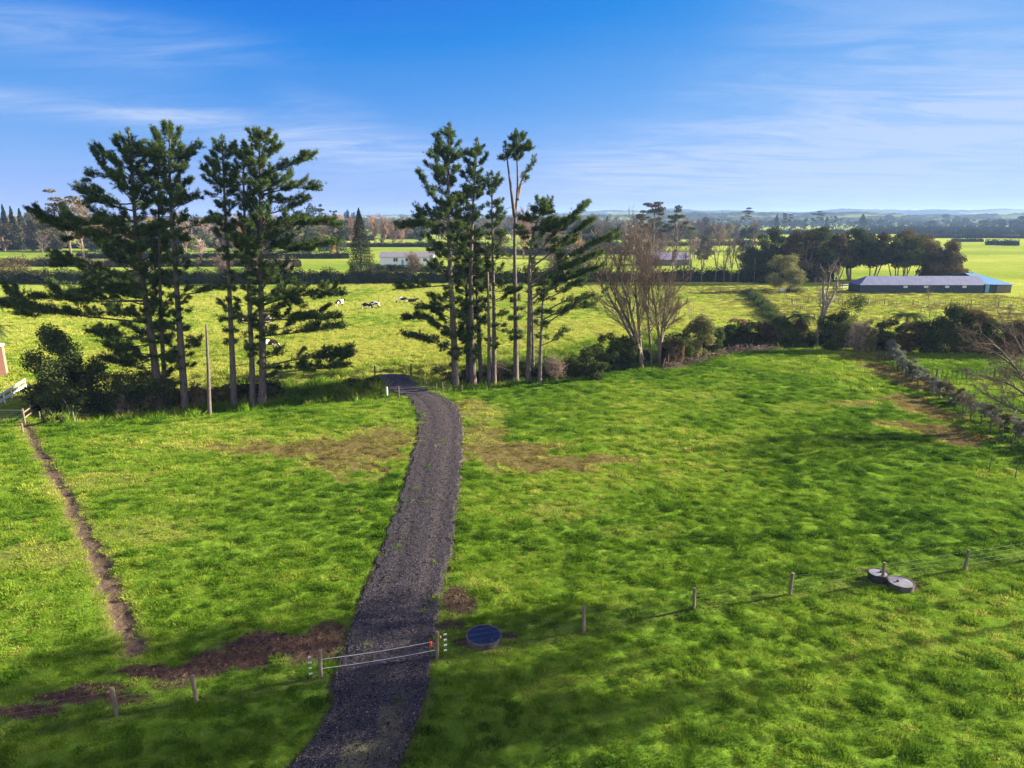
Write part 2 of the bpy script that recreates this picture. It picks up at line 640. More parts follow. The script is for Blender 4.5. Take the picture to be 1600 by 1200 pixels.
# ---------------------------------------------------------------- materials
def new_mat(name):
    m = bpy.data.materials.new(name)
    m.use_nodes = True
    nt = m.node_tree
    nt.nodes.clear()
    out = nt.nodes.new('ShaderNodeOutputMaterial')
    return m, nt, out


def ramp(nt, fac, cols):
    r = nt.nodes.new('ShaderNodeValToRGB')
    els = r.color_ramp.elements
    while len(els) < len(cols):
        els.new(0.5)
    for e, (p, c) in zip(els, cols):
        e.position = p
        e.color = (*c, 1)
    nt.links.new(fac, r.inputs[0])
    return r.outputs[0]


def noise_node(nt, scale, detail=4, rough=0.55, coord='Object', stretch=None):
    tc = nt.nodes.new('ShaderNodeTexCoord')
    src = tc.outputs[coord]
    if stretch:
        mp = nt.nodes.new('ShaderNodeMapping')
        mp.inputs['Scale'].default_value = stretch
        nt.links.new(src, mp.inputs[0])
        src = mp.outputs[0]
    n = nt.nodes.new('ShaderNodeTexNoise')
    n.inputs['Scale'].default_value = scale
    n.inputs['Detail'].default_value = detail
    n.inputs['Roughness'].default_value = rough
    nt.links.new(src, n.inputs['Vector'])
    return n.outputs[0]


def solid(name, c1, c2=None, scale=3.0, rough=0.8, bump=0.0, bscale=None, metal=0.0, stretch=None, spec=0.3, detail=5):
    m, nt, out = new_mat(name)
    b = nt.nodes.new('ShaderNodeBsdfPrincipled')
    b.inputs['Roughness'].default_value = rough
    b.inputs['Metallic'].default_value = metal
    b.inputs['Specular IOR Level'].default_value = spec
    c2 = c2 or tuple(v * 0.7 for v in c1)
    nz = noise_node(nt, scale, detail, stretch=stretch)
    nt.links.new(ramp(nt, nz, [(0.3, c1), (0.7, c2)]), b.inputs['Base Color'])
    if bump:
        bp = nt.nodes.new('ShaderNodeBump')
        bp.inputs['Strength'].default_value = bump
        bp.inputs['Distance'].default_value = 0.05
        nt.links.new(noise_node(nt, bscale or scale * 4, 5, stretch=stretch), bp.inputs['Height'])
        nt.links.new(bp.outputs[0], b.inputs['Normal'])
    nt.links.new(b.outputs[0], out.inputs['Surface'])
    return m


def leafy(name, dark, light, trans=0.25, attr='tone', atype='GEOMETRY', mid=None):
    m, nt, out = new_mat(name)
    a = nt.nodes.new('ShaderNodeAttribute')
    a.attribute_name = attr
    a.attribute_type = atype
    cols = [(0.0, dark), (1.0, light)] if mid is None else [(0.0, dark), (0.5, mid), (1.0, light)]
    col = ramp(nt, a.outputs['Fac'], cols)
    d = nt.nodes.new('ShaderNodeBsdfDiffuse')
    t = nt.nodes.new('ShaderNodeBsdfTranslucent')
    mx = nt.nodes.new('ShaderNodeMixShader')
    mx.inputs[0].default_value = trans
    nt.links.new(col, d.inputs[0])
    nt.links.new(col, t.inputs[0])
    nt.links.new(d.outputs[0], mx.inputs[1])
    nt.links.new(t.outputs[0], mx.inputs[2])
    nt.links.new(mx.outputs[0], out.inputs['Surface'])
    return m


M = {}
M['needles'] = leafy('pine_needles', (0.018, 0.042, 0.016), (0.120, 0.175, 0.046), 0.30)
M['needles_dull'] = leafy('dull_pine_needles', (0.030, 0.042, 0.018), (0.10, 0.105, 0.04), 0.2)
M['pine_bark'] = solid('pine_bark', (0.15, 0.125, 0.11), (0.058, 0.048, 0.044), 2.2, 0.9, 0.9, 9, stretch=(4, 4, 0.8))
M['pale_bark'] = solid('pale_bark', (0.27, 0.23, 0.185), (0.12, 0.10, 0.08), 2.0, 0.9, 0.6, 9, stretch=(4, 4, 0.8))
M['grey_bark'] = solid('grey_bark', (0.17, 0.135, 0.105), (0.075, 0.06, 0.05), 2.0, 0.9, 0.5, 9, stretch=(3, 3, 1))
M['twig'] = leafy('bare_twigs', (0.11, 0.083, 0.064), (0.26, 0.19, 0.145), 0.0)
M['twig_pale'] = leafy('pale_bare_twigs', (0.20, 0.15, 0.115), (0.42, 0.33, 0.25), 0.0)
M['twig_grey'] = leafy('grey_bare_twigs', (0.12, 0.10, 0.085), (0.26, 0.21, 0.17), 0.0)
M['leaf_dark'] = leafy('dark_leaves', (0.014, 0.026, 0.012), (0.080, 0.105, 0.032), 0.2)
M['hedge_dark'] = leafy('dark_hedge_leaves', (0.010, 0.018, 0.009), (0.050, 0.058, 0.022), 0.12)
M['leaf_brown'] = leafy('brown_green_leaves', (0.026, 0.030, 0.016), (0.165, 0.130, 0.058), 0.18)
M['leaf_mid'] = leafy('green_leaves', (0.030, 0.055, 0.016), (0.105, 0.135, 0.035), 0.25)
M['leaf_olive'] = leafy('olive_leaves', (0.080, 0.092, 0.032), (0.25, 0.25, 0.095), 0.28)
M['leaf_silver'] = leafy('silver_leaves', (0.075, 0.095, 0.065), (0.27, 0.29, 0.20), 0.2)
M['leaf_yellow'] = leafy('yellow_leaves', (0.45, 0.25, 0.02), (0.75, 0.48, 0.04), 0.3)
M['leaf_straw'] = leafy('dry_grass_blades', (0.13, 0.09, 0.045), (0.34, 0.25, 0.13), 0.2)
M['fern'] = leafy('fern_frond', (0.020, 0.040, 0.014), (0.075, 0.100, 0.028), 0.25)
M['fern_dead'] = leafy('dead_fern_frond', (0.085, 0.055, 0.03), (0.22, 0.14, 0.07), 0.15)
M['post'] = solid('weathered_timber', (0.22, 0.18, 0.125), (0.085, 0.07, 0.05), 6, 0.9, 0.5, 30, stretch=(6, 6, 1))
M['post_dark'] = solid('dark_timber', (0.12, 0.10, 0.075), (0.055, 0.045, 0.035), 6, 0.9, 0.4, 30, stretch=(6, 6, 1))
M['wire'] = solid('galvanised_wire', (0.33, 0.33, 0.32), (0.22, 0.22, 0.22), 20, 0.5, metal=0.6)
M['tape'] = solid('white_electric_tape', (0.50, 0.50, 0.53), (0.40, 0.40, 0.42), 20, 0.6)
M['white'] = solid('white_paint', (0.80, 0.80, 0.79), (0.68, 0.68, 0.66), 2, 0.6)
M['insulator'] = solid('white_porcelain', (0.82, 0.82, 0.80), (0.7, 0.7, 0.68), 9, 0.3)
M['orange'] = solid('orange_plastic', (0.80, 0.09, 0.02), (0.62, 0.06, 0.015), 9, 0.4)
M['yellow'] = solid('yellow_plastic', (0.75, 0.55, 0.05), (0.6, 0.42, 0.04), 9, 0.4)
M['concrete_dark'] = solid('stained_concrete', (0.10, 0.09, 0.085), (0.035, 0.032, 0.032), 3.5, 0.9, 0.5, 12)
M['concrete_lid'] = solid('grey_lid', (0.17, 0.175, 0.20), (0.10, 0.10, 0.115), 3.0, 0.55, 0.15, 14)
M['plastic_lid'] = solid('dark_blue_plastic', (0.010, 0.021, 0.036), (0.006, 0.014, 0.025), 2.0, 0.45, 0.12, 9, spec=0.4)
M['plastic_black'] = solid('black_plastic', (0.016, 0.017, 0.02), (0.03, 0.03, 0.033), 2.5, 0.5)
M['clod'] = leafy('earth_clods', (.022, .014, .011), (.090, .060, .044), 0.0)
M['feather'] = leafy('black_feathers', (.012, .012, .014), (.03, .03, .034), 0.0)
M['stone'] = leafy('crushed_stone', (0.012, 0.011, 0.014), (0.15, 0.138, 0.145), 0.0)
M['brush'] = solid('cut_brush', (0.22, 0.17, 0.13), (0.09, 0.07, 0.055), 6, 0.9)

# ---------------------------------------------------------------- ground sheet, driveway, hills
def build_ground():
    front = np.radians(np.arange(-49, 49.01, 0.2))
    back = np.radians(np.arange(53, 308, 5.0))
    ang = np.concatenate([front, back])
    r1 = 14 * 1.0046 ** np.arange(0, 620)
    r2 = [r1[-1]]
    while r2[-1] < 9000:
        r2.append(r2[-1] * (1.008 if r2[-1] < 400 else 1.03))
    rad = np.concatenate([[2, 5, 9, 12], r1, r2[1:]])
    A, R = np.meshgrid(ang, rad)
    X = (np.sin(A) * R).ravel()
    Y = (np.cos(A) * R).ravel()
    soil, dry, rough = masks(X, Y)
    Z = h_base(X, Y) + h_fine(X, Y, soil, rough)
    rd = road_d(X, Y)
    Z = Z - 0.16 * (1 - sstep(-0.35, 0.05, rd))
    rr = R.ravel()
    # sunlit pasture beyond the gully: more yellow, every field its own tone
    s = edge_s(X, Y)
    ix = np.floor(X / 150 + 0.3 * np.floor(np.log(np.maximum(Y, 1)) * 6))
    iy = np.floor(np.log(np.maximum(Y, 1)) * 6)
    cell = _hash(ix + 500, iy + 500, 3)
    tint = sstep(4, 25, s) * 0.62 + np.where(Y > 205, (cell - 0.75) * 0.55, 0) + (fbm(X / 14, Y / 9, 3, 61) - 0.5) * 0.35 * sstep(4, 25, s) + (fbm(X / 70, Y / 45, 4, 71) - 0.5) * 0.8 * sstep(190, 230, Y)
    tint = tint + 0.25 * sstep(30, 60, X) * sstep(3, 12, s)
    nA = len(ang)
    i = np.arange(len(rad) - 1)[:, None] * nA
    j = np.arange(nA)[None]
    j2 = (j + 1) % nA
    Fq = np.stack([i + j, i + nA + j, i + nA + j2, i + j2], -1).reshape(-1, 4)
    V = np.stack([X, Y, Z], 1)
    c = len(V)
    V = np.concatenate([V, [[0, 0, 0]]])
    jj = np.arange(nA)
    Ft = np.stack([np.full(nA, c), jj, (jj + 1) % nA], -1)
    pad = lambda a: np.concatenate([a, [0]])

    m, nt, out = new_mat('pasture')
    L = nt.links

    def attr(n):
        a = nt.nodes.new('ShaderNodeAttribute')
        a.attribute_name = n
        return a.outputs['Fac']

    def mix(f, a, b):
        x = nt.nodes.new('ShaderNodeMixRGB')
        if isinstance(f, float):
            x.inputs[0].default_value = f
        else:
            L.new(f, x.inputs[0])
        for k, v in ((1, a), (2, b)):
            if isinstance(v, tuple):
                x.inputs[k].default_value = (*v, 1)
            else:
                L.new(v, x.inputs[k])
        return x.outputs[0]

    n_mid = noise_node(nt, 1.3, 7, 0.7)
    n_big = noise_node(nt, 0.09, 4, 0.55)
    n_fin = noise_node(nt, 5.0, 6, 0.7)
    g = ramp(nt, n_mid, [(0.30, (0.045, 0.100, 0.010)), (0.5, (0.085, 0.165, 0.014)), (0.72, (0.150, 0.215, 0.028))])
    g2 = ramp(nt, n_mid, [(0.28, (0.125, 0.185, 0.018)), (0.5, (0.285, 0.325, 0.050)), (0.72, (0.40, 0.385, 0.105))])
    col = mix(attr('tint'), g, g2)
    col = mix(ramp(nt, n_big, [(0.4, (0, 0, 0)), (0.7, (0.45, 0.45, 0.45))]), col, (0.125, 0.185, 0.018))
    dcol = ramp(nt, n_fin, [(0.3, (0.075, 0.060, 0.022)), (0.7, (0.15, 0.128, 0.048))])
    col = mix(attr('dry'), col, dcol)
    rcol = ramp(nt, n_mid, [(0.3, (0.045, 0.065, 0.016)), (0.5, (0.085, 0.095, 0.024)), (0.7, (0.15, 0.12, 0.045))])
    col = mix(attr('rough'), col, rcol)
    scol = ramp(nt, n_fin, [(0.3, (0.024, 0.0155, 0.012)), (0.6, (0.060, 0.040, 0.031)), (0.8, (0.11, 0.078, 0.058))])
    ccol = ramp(nt, n_fin, [(0.3, (0.060, 0.043, 0.030)), (0.6, (0.115, 0.085, 0.058)), (0.8, (0.18, 0.14, 0.10))])
    scol = mix(attr('clay'), scol, ccol)
    col = mix(attr('soil'), col, scol)
    b = nt.nodes.new('ShaderNodeBsdfDiffuse')
    L.new(col, b.inputs[0])
    bp = nt.nodes.new('ShaderNodeBump')
    bp.inputs['Strength'].default_value = 0.75
    bp.inputs['Distance'].default_value = 0.22
    L.new(noise_node(nt, 2.2, 7, 0.7), bp.inputs['Height'])
    L.new(bp.outputs[0], b.inputs['Normal'])
    L.new(b.outputs[0], out.inputs['Surface'])
    o = mesh_obj('ground', V, [Fq, Ft], m, attrs={'clay': pad(1 - sstep(.5, .9, poly_d(X, Y, TRENCH))), 'soil': pad(soil), 'dry': pad(dry), 'rough': pad(rough), 'tint': pad(np.clip(tint, 0, 1))}, smooth=True)
    tag(o, kind='structure')


def build_road():
    ys = np.arange(ROAD_Y[0], ROAD_Y[-1], 0.10)
    nx = 60
    t = np.linspace(0, 1, nx)
    l, r = road_lr(ys)
    ker = np.ones(15) / 15
    sm = lambda a: np.convolve(np.pad(a, 7, 'edge'), ker, 'valid')
    l, r = sm(l), sm(r)
    X = (l - 0.25)[:, None] + (r - l + 0.5)[:, None] * t[None]
    Y = np.repeat(ys[:, None], nx, 1)
    x, y = X.ravel(), Y.ravel()
    d = np.maximum(np.repeat(l, nx) - x, x - np.repeat(r, nx))
    rag = d + (fbm(x * 1.1, y * 1.1, 5, 211, .6) - 0.5) * 0.9
    w = np.clip(((x - np.repeat(l, nx)) / np.repeat(r - l, nx)), 0, 1)
    crown = 0.05 + 0.05 * np.sin(w * math.pi) - 0.035 * (np.exp(-((w - 0.28) / 0.09) ** 2) + np.exp(-((w - 0.74) / 0.09) ** 2))
    Z = h_base(x, y) + 0.015 + crown + (fbm(x * 5, y * 5, 3, 221) - 0.5) * 0.055 + 0.018 * np.exp(-((rag + 0.12) / 0.12) ** 2) - 0.45 * sstep(-0.08, 0.16, rag)
    # grass and fine stuff creeping over the old end of the track, near the bottom of the picture
    old = 1 - sstep(21.0, 24.0, y)
    weed = 0.7 * old * sstep(0.5, 0.66, fbm(x * 0.9, y * 0.6, 4, 231)) * (0.4 + 0.6 * np.exp(-((w - 0.55) / 0.3) ** 2))
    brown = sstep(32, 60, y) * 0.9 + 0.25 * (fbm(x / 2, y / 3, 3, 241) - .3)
    i = np.arange(len(ys) - 1)[:, None] * nx
    j = np.arange(nx - 1)[None]
    Fq = np.stack([i + j, i + j + 1, i + nx + j + 1, i + nx + j], -1).reshape(-1, 4)
    m, nt, out = new_mat('crushed_gravel')
    L = nt.links
    tc = nt.nodes.new('ShaderNodeTexCoord')
    vo = nt.nodes.new('ShaderNodeTexVoronoi')
    vo.inputs['Scale'].default_value = 27
    L.new(tc.outputs['Object'], vo.inputs['Vector'])
    sep = nt.nodes.new('ShaderNodeSeparateColor')
    L.new(vo.outputs['Color'], sep.inputs[0])
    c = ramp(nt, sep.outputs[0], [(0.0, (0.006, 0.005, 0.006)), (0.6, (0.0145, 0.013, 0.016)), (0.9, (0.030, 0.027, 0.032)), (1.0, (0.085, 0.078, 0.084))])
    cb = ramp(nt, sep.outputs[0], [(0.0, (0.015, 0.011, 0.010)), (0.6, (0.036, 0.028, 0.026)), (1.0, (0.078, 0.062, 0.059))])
    ct = ramp(nt, sep.outputs[1], [(0.0, (0.024, 0.020, 0.020)), (0.7, (0.045, 0.037, 0.037)), (1.0, (0.075, 0.063, 0.062))])
    cw = ramp(nt, noise_node(nt, 4, 6), [(0.3, (0.06, 0.085, 0.02)), (0.7, (0.16, 0.14, 0.06))])
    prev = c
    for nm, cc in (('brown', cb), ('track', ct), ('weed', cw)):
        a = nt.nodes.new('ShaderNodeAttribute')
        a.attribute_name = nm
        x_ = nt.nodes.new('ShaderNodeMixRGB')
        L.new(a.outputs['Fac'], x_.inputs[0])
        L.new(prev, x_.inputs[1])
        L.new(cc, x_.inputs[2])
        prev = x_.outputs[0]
    b = nt.nodes.new('ShaderNodeBsdfPrincipled')
    b.inputs['Roughness'].default_value = 0.75
    b.inputs['Specular IOR Level'].default_value = 0.35
    L.new(prev, b.inputs['Base Color'])
    bp = nt.nodes.new('ShaderNodeBump')
    bp.inputs['Strength'].default_value = 0.9
    bp.inputs['Distance'].default_value = 0.018
    bp.invert = True
    L.new(vo.outputs['Distance'], bp.inputs['Height'])
    L.new(bp.outputs[0], b.inputs['Normal'])
    L.new(b.outputs[0], out.inputs['Surface'])
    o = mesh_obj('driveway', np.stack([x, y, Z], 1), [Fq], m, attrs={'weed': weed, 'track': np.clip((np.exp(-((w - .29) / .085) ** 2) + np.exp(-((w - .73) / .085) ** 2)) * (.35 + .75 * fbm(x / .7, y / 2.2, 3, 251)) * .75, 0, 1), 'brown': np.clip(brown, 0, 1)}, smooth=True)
    tag(o, kind='structure')
    # loose stones on the surface and spilled along the edges
    rng = np.random.default_rng(5)
    n = 46000
    yy = 17 + (ROAD_Y[-1] - 17) * rng.random(n) ** 1.9
    ll, rr = road_lr(yy)
    e = rng.random(n)
    wv = np.where(e < 0.65, rng.random(n), np.where(rng.random(n) < 0.5, rng.normal(-0.01, 0.035, n), rng.normal(1.01, 0.035, n)))
    xx = ll + (rr - ll) * wv
    zz = h_base(xx, yy) + 0.075 + 0.05 * np.sin(np.clip(wv, 0, 1) * math.pi) - 0.16 * ((wv < 0) | (wv > 1))
    sz = rng.uniform(0.012, 0.034, n) * np.where(rng.random(n) < 0.06, 1.7, 1)
    octa = np.array([[1, 0, 0], [-1, 0, 0], [0, 1, 0], [0, -1, 0], [0, 0, 0.75], [0, 0, -0.75]], float)
    V = octa[None] * sz[:, None, None] * rng.uniform(0.55, 1.3, (n, 6, 1))
    a = rng.uniform(0, 6.28, n)
    ca, sa = np.cos(a)[:, None], np.sin(a)[:, None]
    V = np.stack([V[..., 0] * ca - V[..., 1] * sa, V[..., 0] * sa + V[..., 1] * ca, V[..., 2]], -1)
    V += np.stack([xx, yy, zz], 1)[:, None]
    F = np.array([[0, 2, 4], [2, 1, 4], [1, 3, 4], [3, 0, 4], [2, 0, 5], [1, 2, 5], [3, 1, 5], [0, 3, 5]])
    Fs = (np.arange(n)[:, None, None] * 6 + F[None]).reshape(-1, 3)
    o = mesh_obj('gravel', V.reshape(-1, 3), [Fs], M['stone'], attrs={'tone': np.repeat(rng.random(n) ** 2.2, 6)})
    tag(o, 'loose crushed stones scattered on the dark driveway', 'gravel', kind='stuff')


def build_clods():
    """broken turf and lumps of earth along the trench and on the trampled soil"""
    rng = np.random.default_rng(15)
    n = 150000
    x, y = rng.uniform(-34, 12, n), rng.uniform(18, 64, n)
    soil, dry, rough = masks(x, y)
    k = (rng.random(n) < soil ** 1.5 * .9) & (road_d(x, y) > .1) & (poly_d(x, y, TRENCH) > .8)
    x, y, soil = x[k], y[k], soil[k]
    n = len(x)
    z = ground_z(x, y)
    sz = rng.uniform(.015, .05, n) * np.where(rng.random(n) < .12, 2.0, 1)
    octa = np.array([[1, 0, 0], [-1, 0, 0], [0, 1, 0], [0, -1, 0], [0, 0, .8], [0, 0, -.8]], float)
    V = octa[None] * sz[:, None, None] * rng.uniform(.5, 1.35, (n, 6, 1))
    V += rng.normal(0, .2, (n, 6, 3)) * sz[:, None, None] + np.stack([x, y, z], 1)[:, None]
    F = np.array([[0, 2, 4], [2, 1, 4], [1, 3, 4], [3, 0, 4], [2, 0, 5], [1, 2, 5], [3, 1, 5], [0, 3, 5]])
    o = mesh_obj('dirt', V.reshape(-1, 3), [(np.arange(n)[:, None, None] * 6 + F[None]).reshape(-1, 3)], M['clod'], attrs={'tone': np.repeat(rng.random(n), 6)})
    tag(o, 'clods of brown earth on the trampled soil and along the trench', 'dirt', kind='stuff')


def build_hills():
    """rolling farmed hills with bush along their tops, some kilometres off"""
    def sheet(name, x0, x1, y0, y1, nx, ny, hfun):
        X, Y = np.meshgrid(np.linspace(x0, x1, nx), np.linspace(y0, y1, ny))
        x, y = X.ravel(), Y.ravel()
        z, wood = hfun(x, y)
        i = np.arange(ny - 1)[:, None] * nx
        j = np.arange(nx - 1)[None]
        Fq = np.stack([i + j, i + j + 1, i + nx + j + 1, i + nx + j], -1).reshape(-1, 4)
        m, nt, out = new_mat(name + '_cover')
        a = nt.nodes.new('ShaderNodeAttribute')
        a.attribute_name = 'wood'
        gcol = ramp(nt, noise_node(nt, 0.012, 3), [(0.35, (0.075, 0.115, 0.02)), (0.65, (0.16, 0.18, 0.04))])
        wcol = ramp(nt, noise_node(nt, 0.08, 4), [(0.35, (0.016, 0.028, 0.014)), (0.65, (0.045, 0.055, 0.026))])
        x_ = nt.nodes.new('ShaderNodeMixRGB')
        nt.links.new(a.outputs['Fac'], x_.inputs[0])
        nt.links.new(gcol, x_.inputs[1])
        nt.links.new(wcol, x_.inputs[2])
        b = nt.nodes.new('ShaderNodeBsdfDiffuse')
        nt.links.new(x_.outputs[0], b.inputs[0])
        nt.links.new(b.outputs[0], out.inputs['Surface'])
        tag(mesh_obj(name, np.stack([x, y, z], 1), [Fq], m, attrs={'wood': wood}, smooth=False), kind='structure')

    def back(x, y):
        ridge = np.exp(-((y - 4300 - 250 * (fbm(x / 900, y * 0, 2, 5) - .5)) / 520) ** 2)
        rise = np.interp(x, [-4200, -1500, -300, 400, 1200, 2200, 4200], [18, 20, 28, 46, 54, 56, 60])
        z = ridge * rise * (0.62 + 0.75 * fbm(x / 420, y / 500, 3, 15))
        wood = sstep(0.44, 0.52, fbm(x / 260, y / 210, 3, 25))
        wood = np.maximum(wood, sstep(0.78, 0.92, ridge) * sstep(0.38, 0.5, fbm(x / 120, y / 400, 2, 35)))
        z = z + wood * (9 * fbm(x / 26, y / 26, 2, 45) + 3) - 3
        return z, wood

    def mid(x, y):
        ridge = np.exp(-((y - 2150 - 260 * (fbm(x / 600, y * 0, 2, 65) - .5)) / 300) ** 2)
        rise = np.interp(x, [-2200, -600, 0, 500, 1000, 2200], [4, 6, 12, 27, 30, 28])
        z = ridge * rise * (0.35 + 1.2 * fbm(x / 260, y / 300, 3, 75))
        wood = sstep(0.46, 0.54, fbm(x / 170, y / 90, 3, 85))
        z = z + wood * (8 * fbm(x / 17, y / 17, 2, 95) + 2) - 2.5
        return z, wood

    sheet('far_hills', -4400, 4600, 3100, 5200, 900, 130, back)
    sheet('low_hills', -2200, 2400, 1600, 2800, 760, 130, mid)


build_ground()
build_road()
build_clods()
build_hills()

# ---------------------------------------------------------------- trees
def ypix(q):
    dz = q[2] - CAM_H
    return 600 - F_PX * (q[1] * SP + dz * CP) / (q[1] * CP - dz * SP)


def smooth_path(P, n=24):
    P = np.asarray(P, float)
    t = np.concatenate([[0], np.cumsum(np.linalg.norm(np.diff(P, axis=0), axis=1))])
    k = np.linspace(0, t[-1], n)
    Q = np.stack([np.interp(k, t, P[:, a]) for a in range(3)], 1)
    for _ in range(3):
        Q[1:-1] = 0.25 * Q[:-2] + 0.5 * Q[1:-1] + 0.25 * Q[2:]
    return Q


def pine(label, base, trunks, prof, limbs=(), width_px=11, dens=1.0, mat='needles', seed=0, group='tall pines along the gully', bark='pine_bark',
         stubs=26, droop=0.0):
    """trunks: lists of photo points, the first one from the ground up; prof: (photo y, reach to the left, reach to the right) in photo pixels"""
    rng = np.random.default_rng(1000 + seed)
    b = G(*base)
    Yd = b[1]
    k = mpp(Yd, 8)
    root = thing('pine_tree', label, 'tree', b, 0, group)
    tb, cb = Buf(), Buf()
    lb = tb
    prof = np.array(sorted(prof), float)
    main = None
    paths = []
    for ti, tr in enumerate(trunks):
        P = np.array([at(x, y, Yd) for x, y in tr])
        if ti == 0:
            P[0] = b - np.array([0, 0, 0.3])
        else:
            P[1:, 1] += rng.normal(0, 0.5)
        P[1:, 1] += np.cumsum(rng.normal(0, 0.12, len(P) - 1))
        P[-1, 2] -= 0.55
        Q = smooth_path(P, 26)
        r0 = width_px * k * 0.5 * (1 if ti == 0 else 0.6)
        u = np.linspace(0, 1, len(Q))
        R = r0 * (1 - 0.86 * u ** 0.9) + 0.012
        if ti == 0:
            R[0] *= 1.45
            R[1] *= 1.12
        tb.tube(Q, R, 9)
        paths.append((Q, R))

    def branch(p0, az, length, el0, curl, r0, leaf_from, dn):
        n = 7
        step = length / n
        pts = [p0]
        el = el0
        a = az
        for i in range(n):
            d = np.array([math.cos(a) * math.cos(el), math.sin(a) * math.cos(el), math.sin(el)])
            pts.append(pts[-1] + d * step)
            el += curl / n + rng.normal(0, 0.08)
            a += rng.normal(0, 0.10)
        pts = np.array(pts)
        lb.tube(pts, np.linspace(r0, 0.012, n + 1), 4, cap=False)
        foliage(pts, length, leaf_from, dn)
        if length > 1.6 and r0 > .021:
            for q_ in range(int(length * .8)):
                i = rng.integers(2, n)
                branch(pts[i], az + rng.choice([-1, 1]) * rng.uniform(.4, 1.1), length * rng.uniform(.25, .45), el0 + rng.normal(.1, .2), .5, .0205, .35, dn)

    def foliage(pts, length, leaf_from, dn):
        m = max(4, int(length * 6.9 * dn))
        ts = leaf_from + (1.02 - leaf_from) * rng.random(m) ** 0.8
        n = len(pts) - 1
        f = np.clip(ts, 0, 1) * n
        i = np.minimum(f.astype(int), n - 1)
        p = pts[i] + (pts[i + 1] - pts[i]) * (f - i)[:, None]
        bd = pts[i + 1] - pts[i]
        bd /= np.linalg.norm(bd, axis=1)[:, None] + 1e-9
        side = np.cross(bd, [0, 0, 1.0])
        sgn = np.where(rng.random(m) < 0.5, -1, 1)[:, None]
        d = bd * rng.uniform(0.4, 1.0, (m, 1)) + side * sgn * rng.uniform(0.2, 1.0, (m, 1)) + np.array([0, 0, 1.0]) * rng.uniform(-0.1, 0.65, (m, 1))
        d /= np.linalg.norm(d, axis=1)[:, None]
        bl = np.clip(length * 0.32, 0.50, 1.35) * rng.uniform(0.5, 1.3, m) * (1.15 - 0.4 * ts)
        e = p + d * bl[:, None]
        lb.segs(p, e, 0.014, 0.006)
        q = 4
        w = (np.arange(q) + rng.random((m, q))) / q
        tp = p[:, None] + (e - p)[:, None] * (0.25 + 0.8 * w)[..., None] + rng.normal(0, 0.07, (m, q, 3))
        tone = np.clip(np.repeat(rng.beta(1.2, 1.5, m)[:, None], q, 1) + rng.normal(0, 0.15, (m, q)), 0, 1)
        cb.needles(tp.reshape(-1, 3), np.repeat(d, q, 0) + [0, 0, 0.25], 0.34, 0.0145, 12, rng, 0.55, tone.ravel())

    for ti, (Q, R) in enumerate(paths):
        ztop = Q[-1, 2]
        ys = np.array([ypix(q) for q in Q])
        ytop, ybot = ys.min(), prof[:, 0].max()
        zs = Q[:, 2]
        z_bot = at(800, ybot, Yd)[2]
        if ti > 0:
            z_bot = max(z_bot, zs[0] + 1.0)
        z = z_bot + 0.2
        while z < ztop - 1.1:
            fz = np.array([np.interp(z, zs, Q[:, a]) for a in range(3)])
            py = float(np.interp(z, zs, ys))
            Lf = np.interp(py, prof[:, 0], prof[:, 1]) * k
            Rt = np.interp(py, prof[:, 0], prof[:, 2]) * k
            hf = (z - z_bot) / max(ztop - z_bot, 1)
            nb = rng.integers(5, 8)
            a0 = rng.uniform(0, 6.28)
            for j in range(nb):
                az = a0 + j * 2 * math.pi / nb + rng.normal(0, 0.25)
                c = math.cos(az)
                reach = (Rt if c > 0 else Lf) * abs(c) + 0.5 * (Lf + Rt) * 0.85 * (1 - abs(c))
                ln = min(reach * rng.uniform(0.45, 1.15), (ztop - z) * .75 + .25)
                if rng.random() < 0.08 + 0.10 * (1 - hf) or ln < 0.25:
                    continue
                el = (-0.08 + 0.62 * hf ** 1.3 - droop * (1 - hf)) + rng.normal(0, 0.24)
                rr = float(np.interp(z, zs, R))
                branch(fz, az, ln * (1.02 if ln > 1.5 else 1.15), el, 0.45 + 0.25 * rng.random(), min(rr * 0.5, 0.022 + 0.016 * ln), 0.24 if hf > 0.55 else 0.42, dens * (1.12 if hf > 0.6 else 1.0))
            z += rng.uniform(0.5, 1.35) * (1.3 - 0.45 * hf)
        # leader shoot, clothed in needles right up to its tip
        top = Q[-1]
        m = 46
        zz = ztop - 1.5 * rng.random(m)
        tp = np.stack([np.interp(zz, zs, Q[:, a]) for a in range(3)], 1)
        sd_ = rng.normal(0, 1, (m, 3)) * [1, 1, .3]
        sd_ /= np.linalg.norm(sd_, axis=1)[:, None]
        tp = tp + sd_ * (rng.random(m) * .12 + .28 * (ztop - zz) / 1.5)[:, None]
        cb.needles(tp, sd_ + [0, 0, .9], 0.30, 0.0145, 12, rng, 0.5)
        cb.needles(np.repeat(top[None], 5, 0), np.repeat([[0, 0, 1.0]], 5, 0), 0.34, 0.014, 9, rng, 0.4)
    Q, R = paths[0]
    for _ in range(stubs):               # dead snags under the crown
        z = rng.uniform(Q[0, 2] + 2.0, Q[0, 2] + 0.75 * (Q[-1, 2] - Q[0, 2]))
        p0 = np.array([np.interp(z, Q[:, 2], Q[:, a]) for a in range(3)])
        az = rng.uniform(0, 6.28)
        ln = rng.uniform(0.5, 2.6)
        el = rng.uniform(-0.3, 0.5)
        d = np.array([math.cos(az) * math.cos(el), math.sin(az) * math.cos(el), math.sin(el)])
        mid = p0 + d * ln * 0.5 + rng.normal(0, 0.1, 3)
        e = p0 + d * ln + rng.normal(0, 0.2, 3)
        lb.tube([p0, mid, e], [0.03, 0.02, 0.008], 3, cap=False)
        s_ = rng.normal(0, 0.45, (4, 3)) + d * 0.4
        lb.segs(np.repeat(mid[None], 4, 0), mid + s_, 0.010, 0.005)
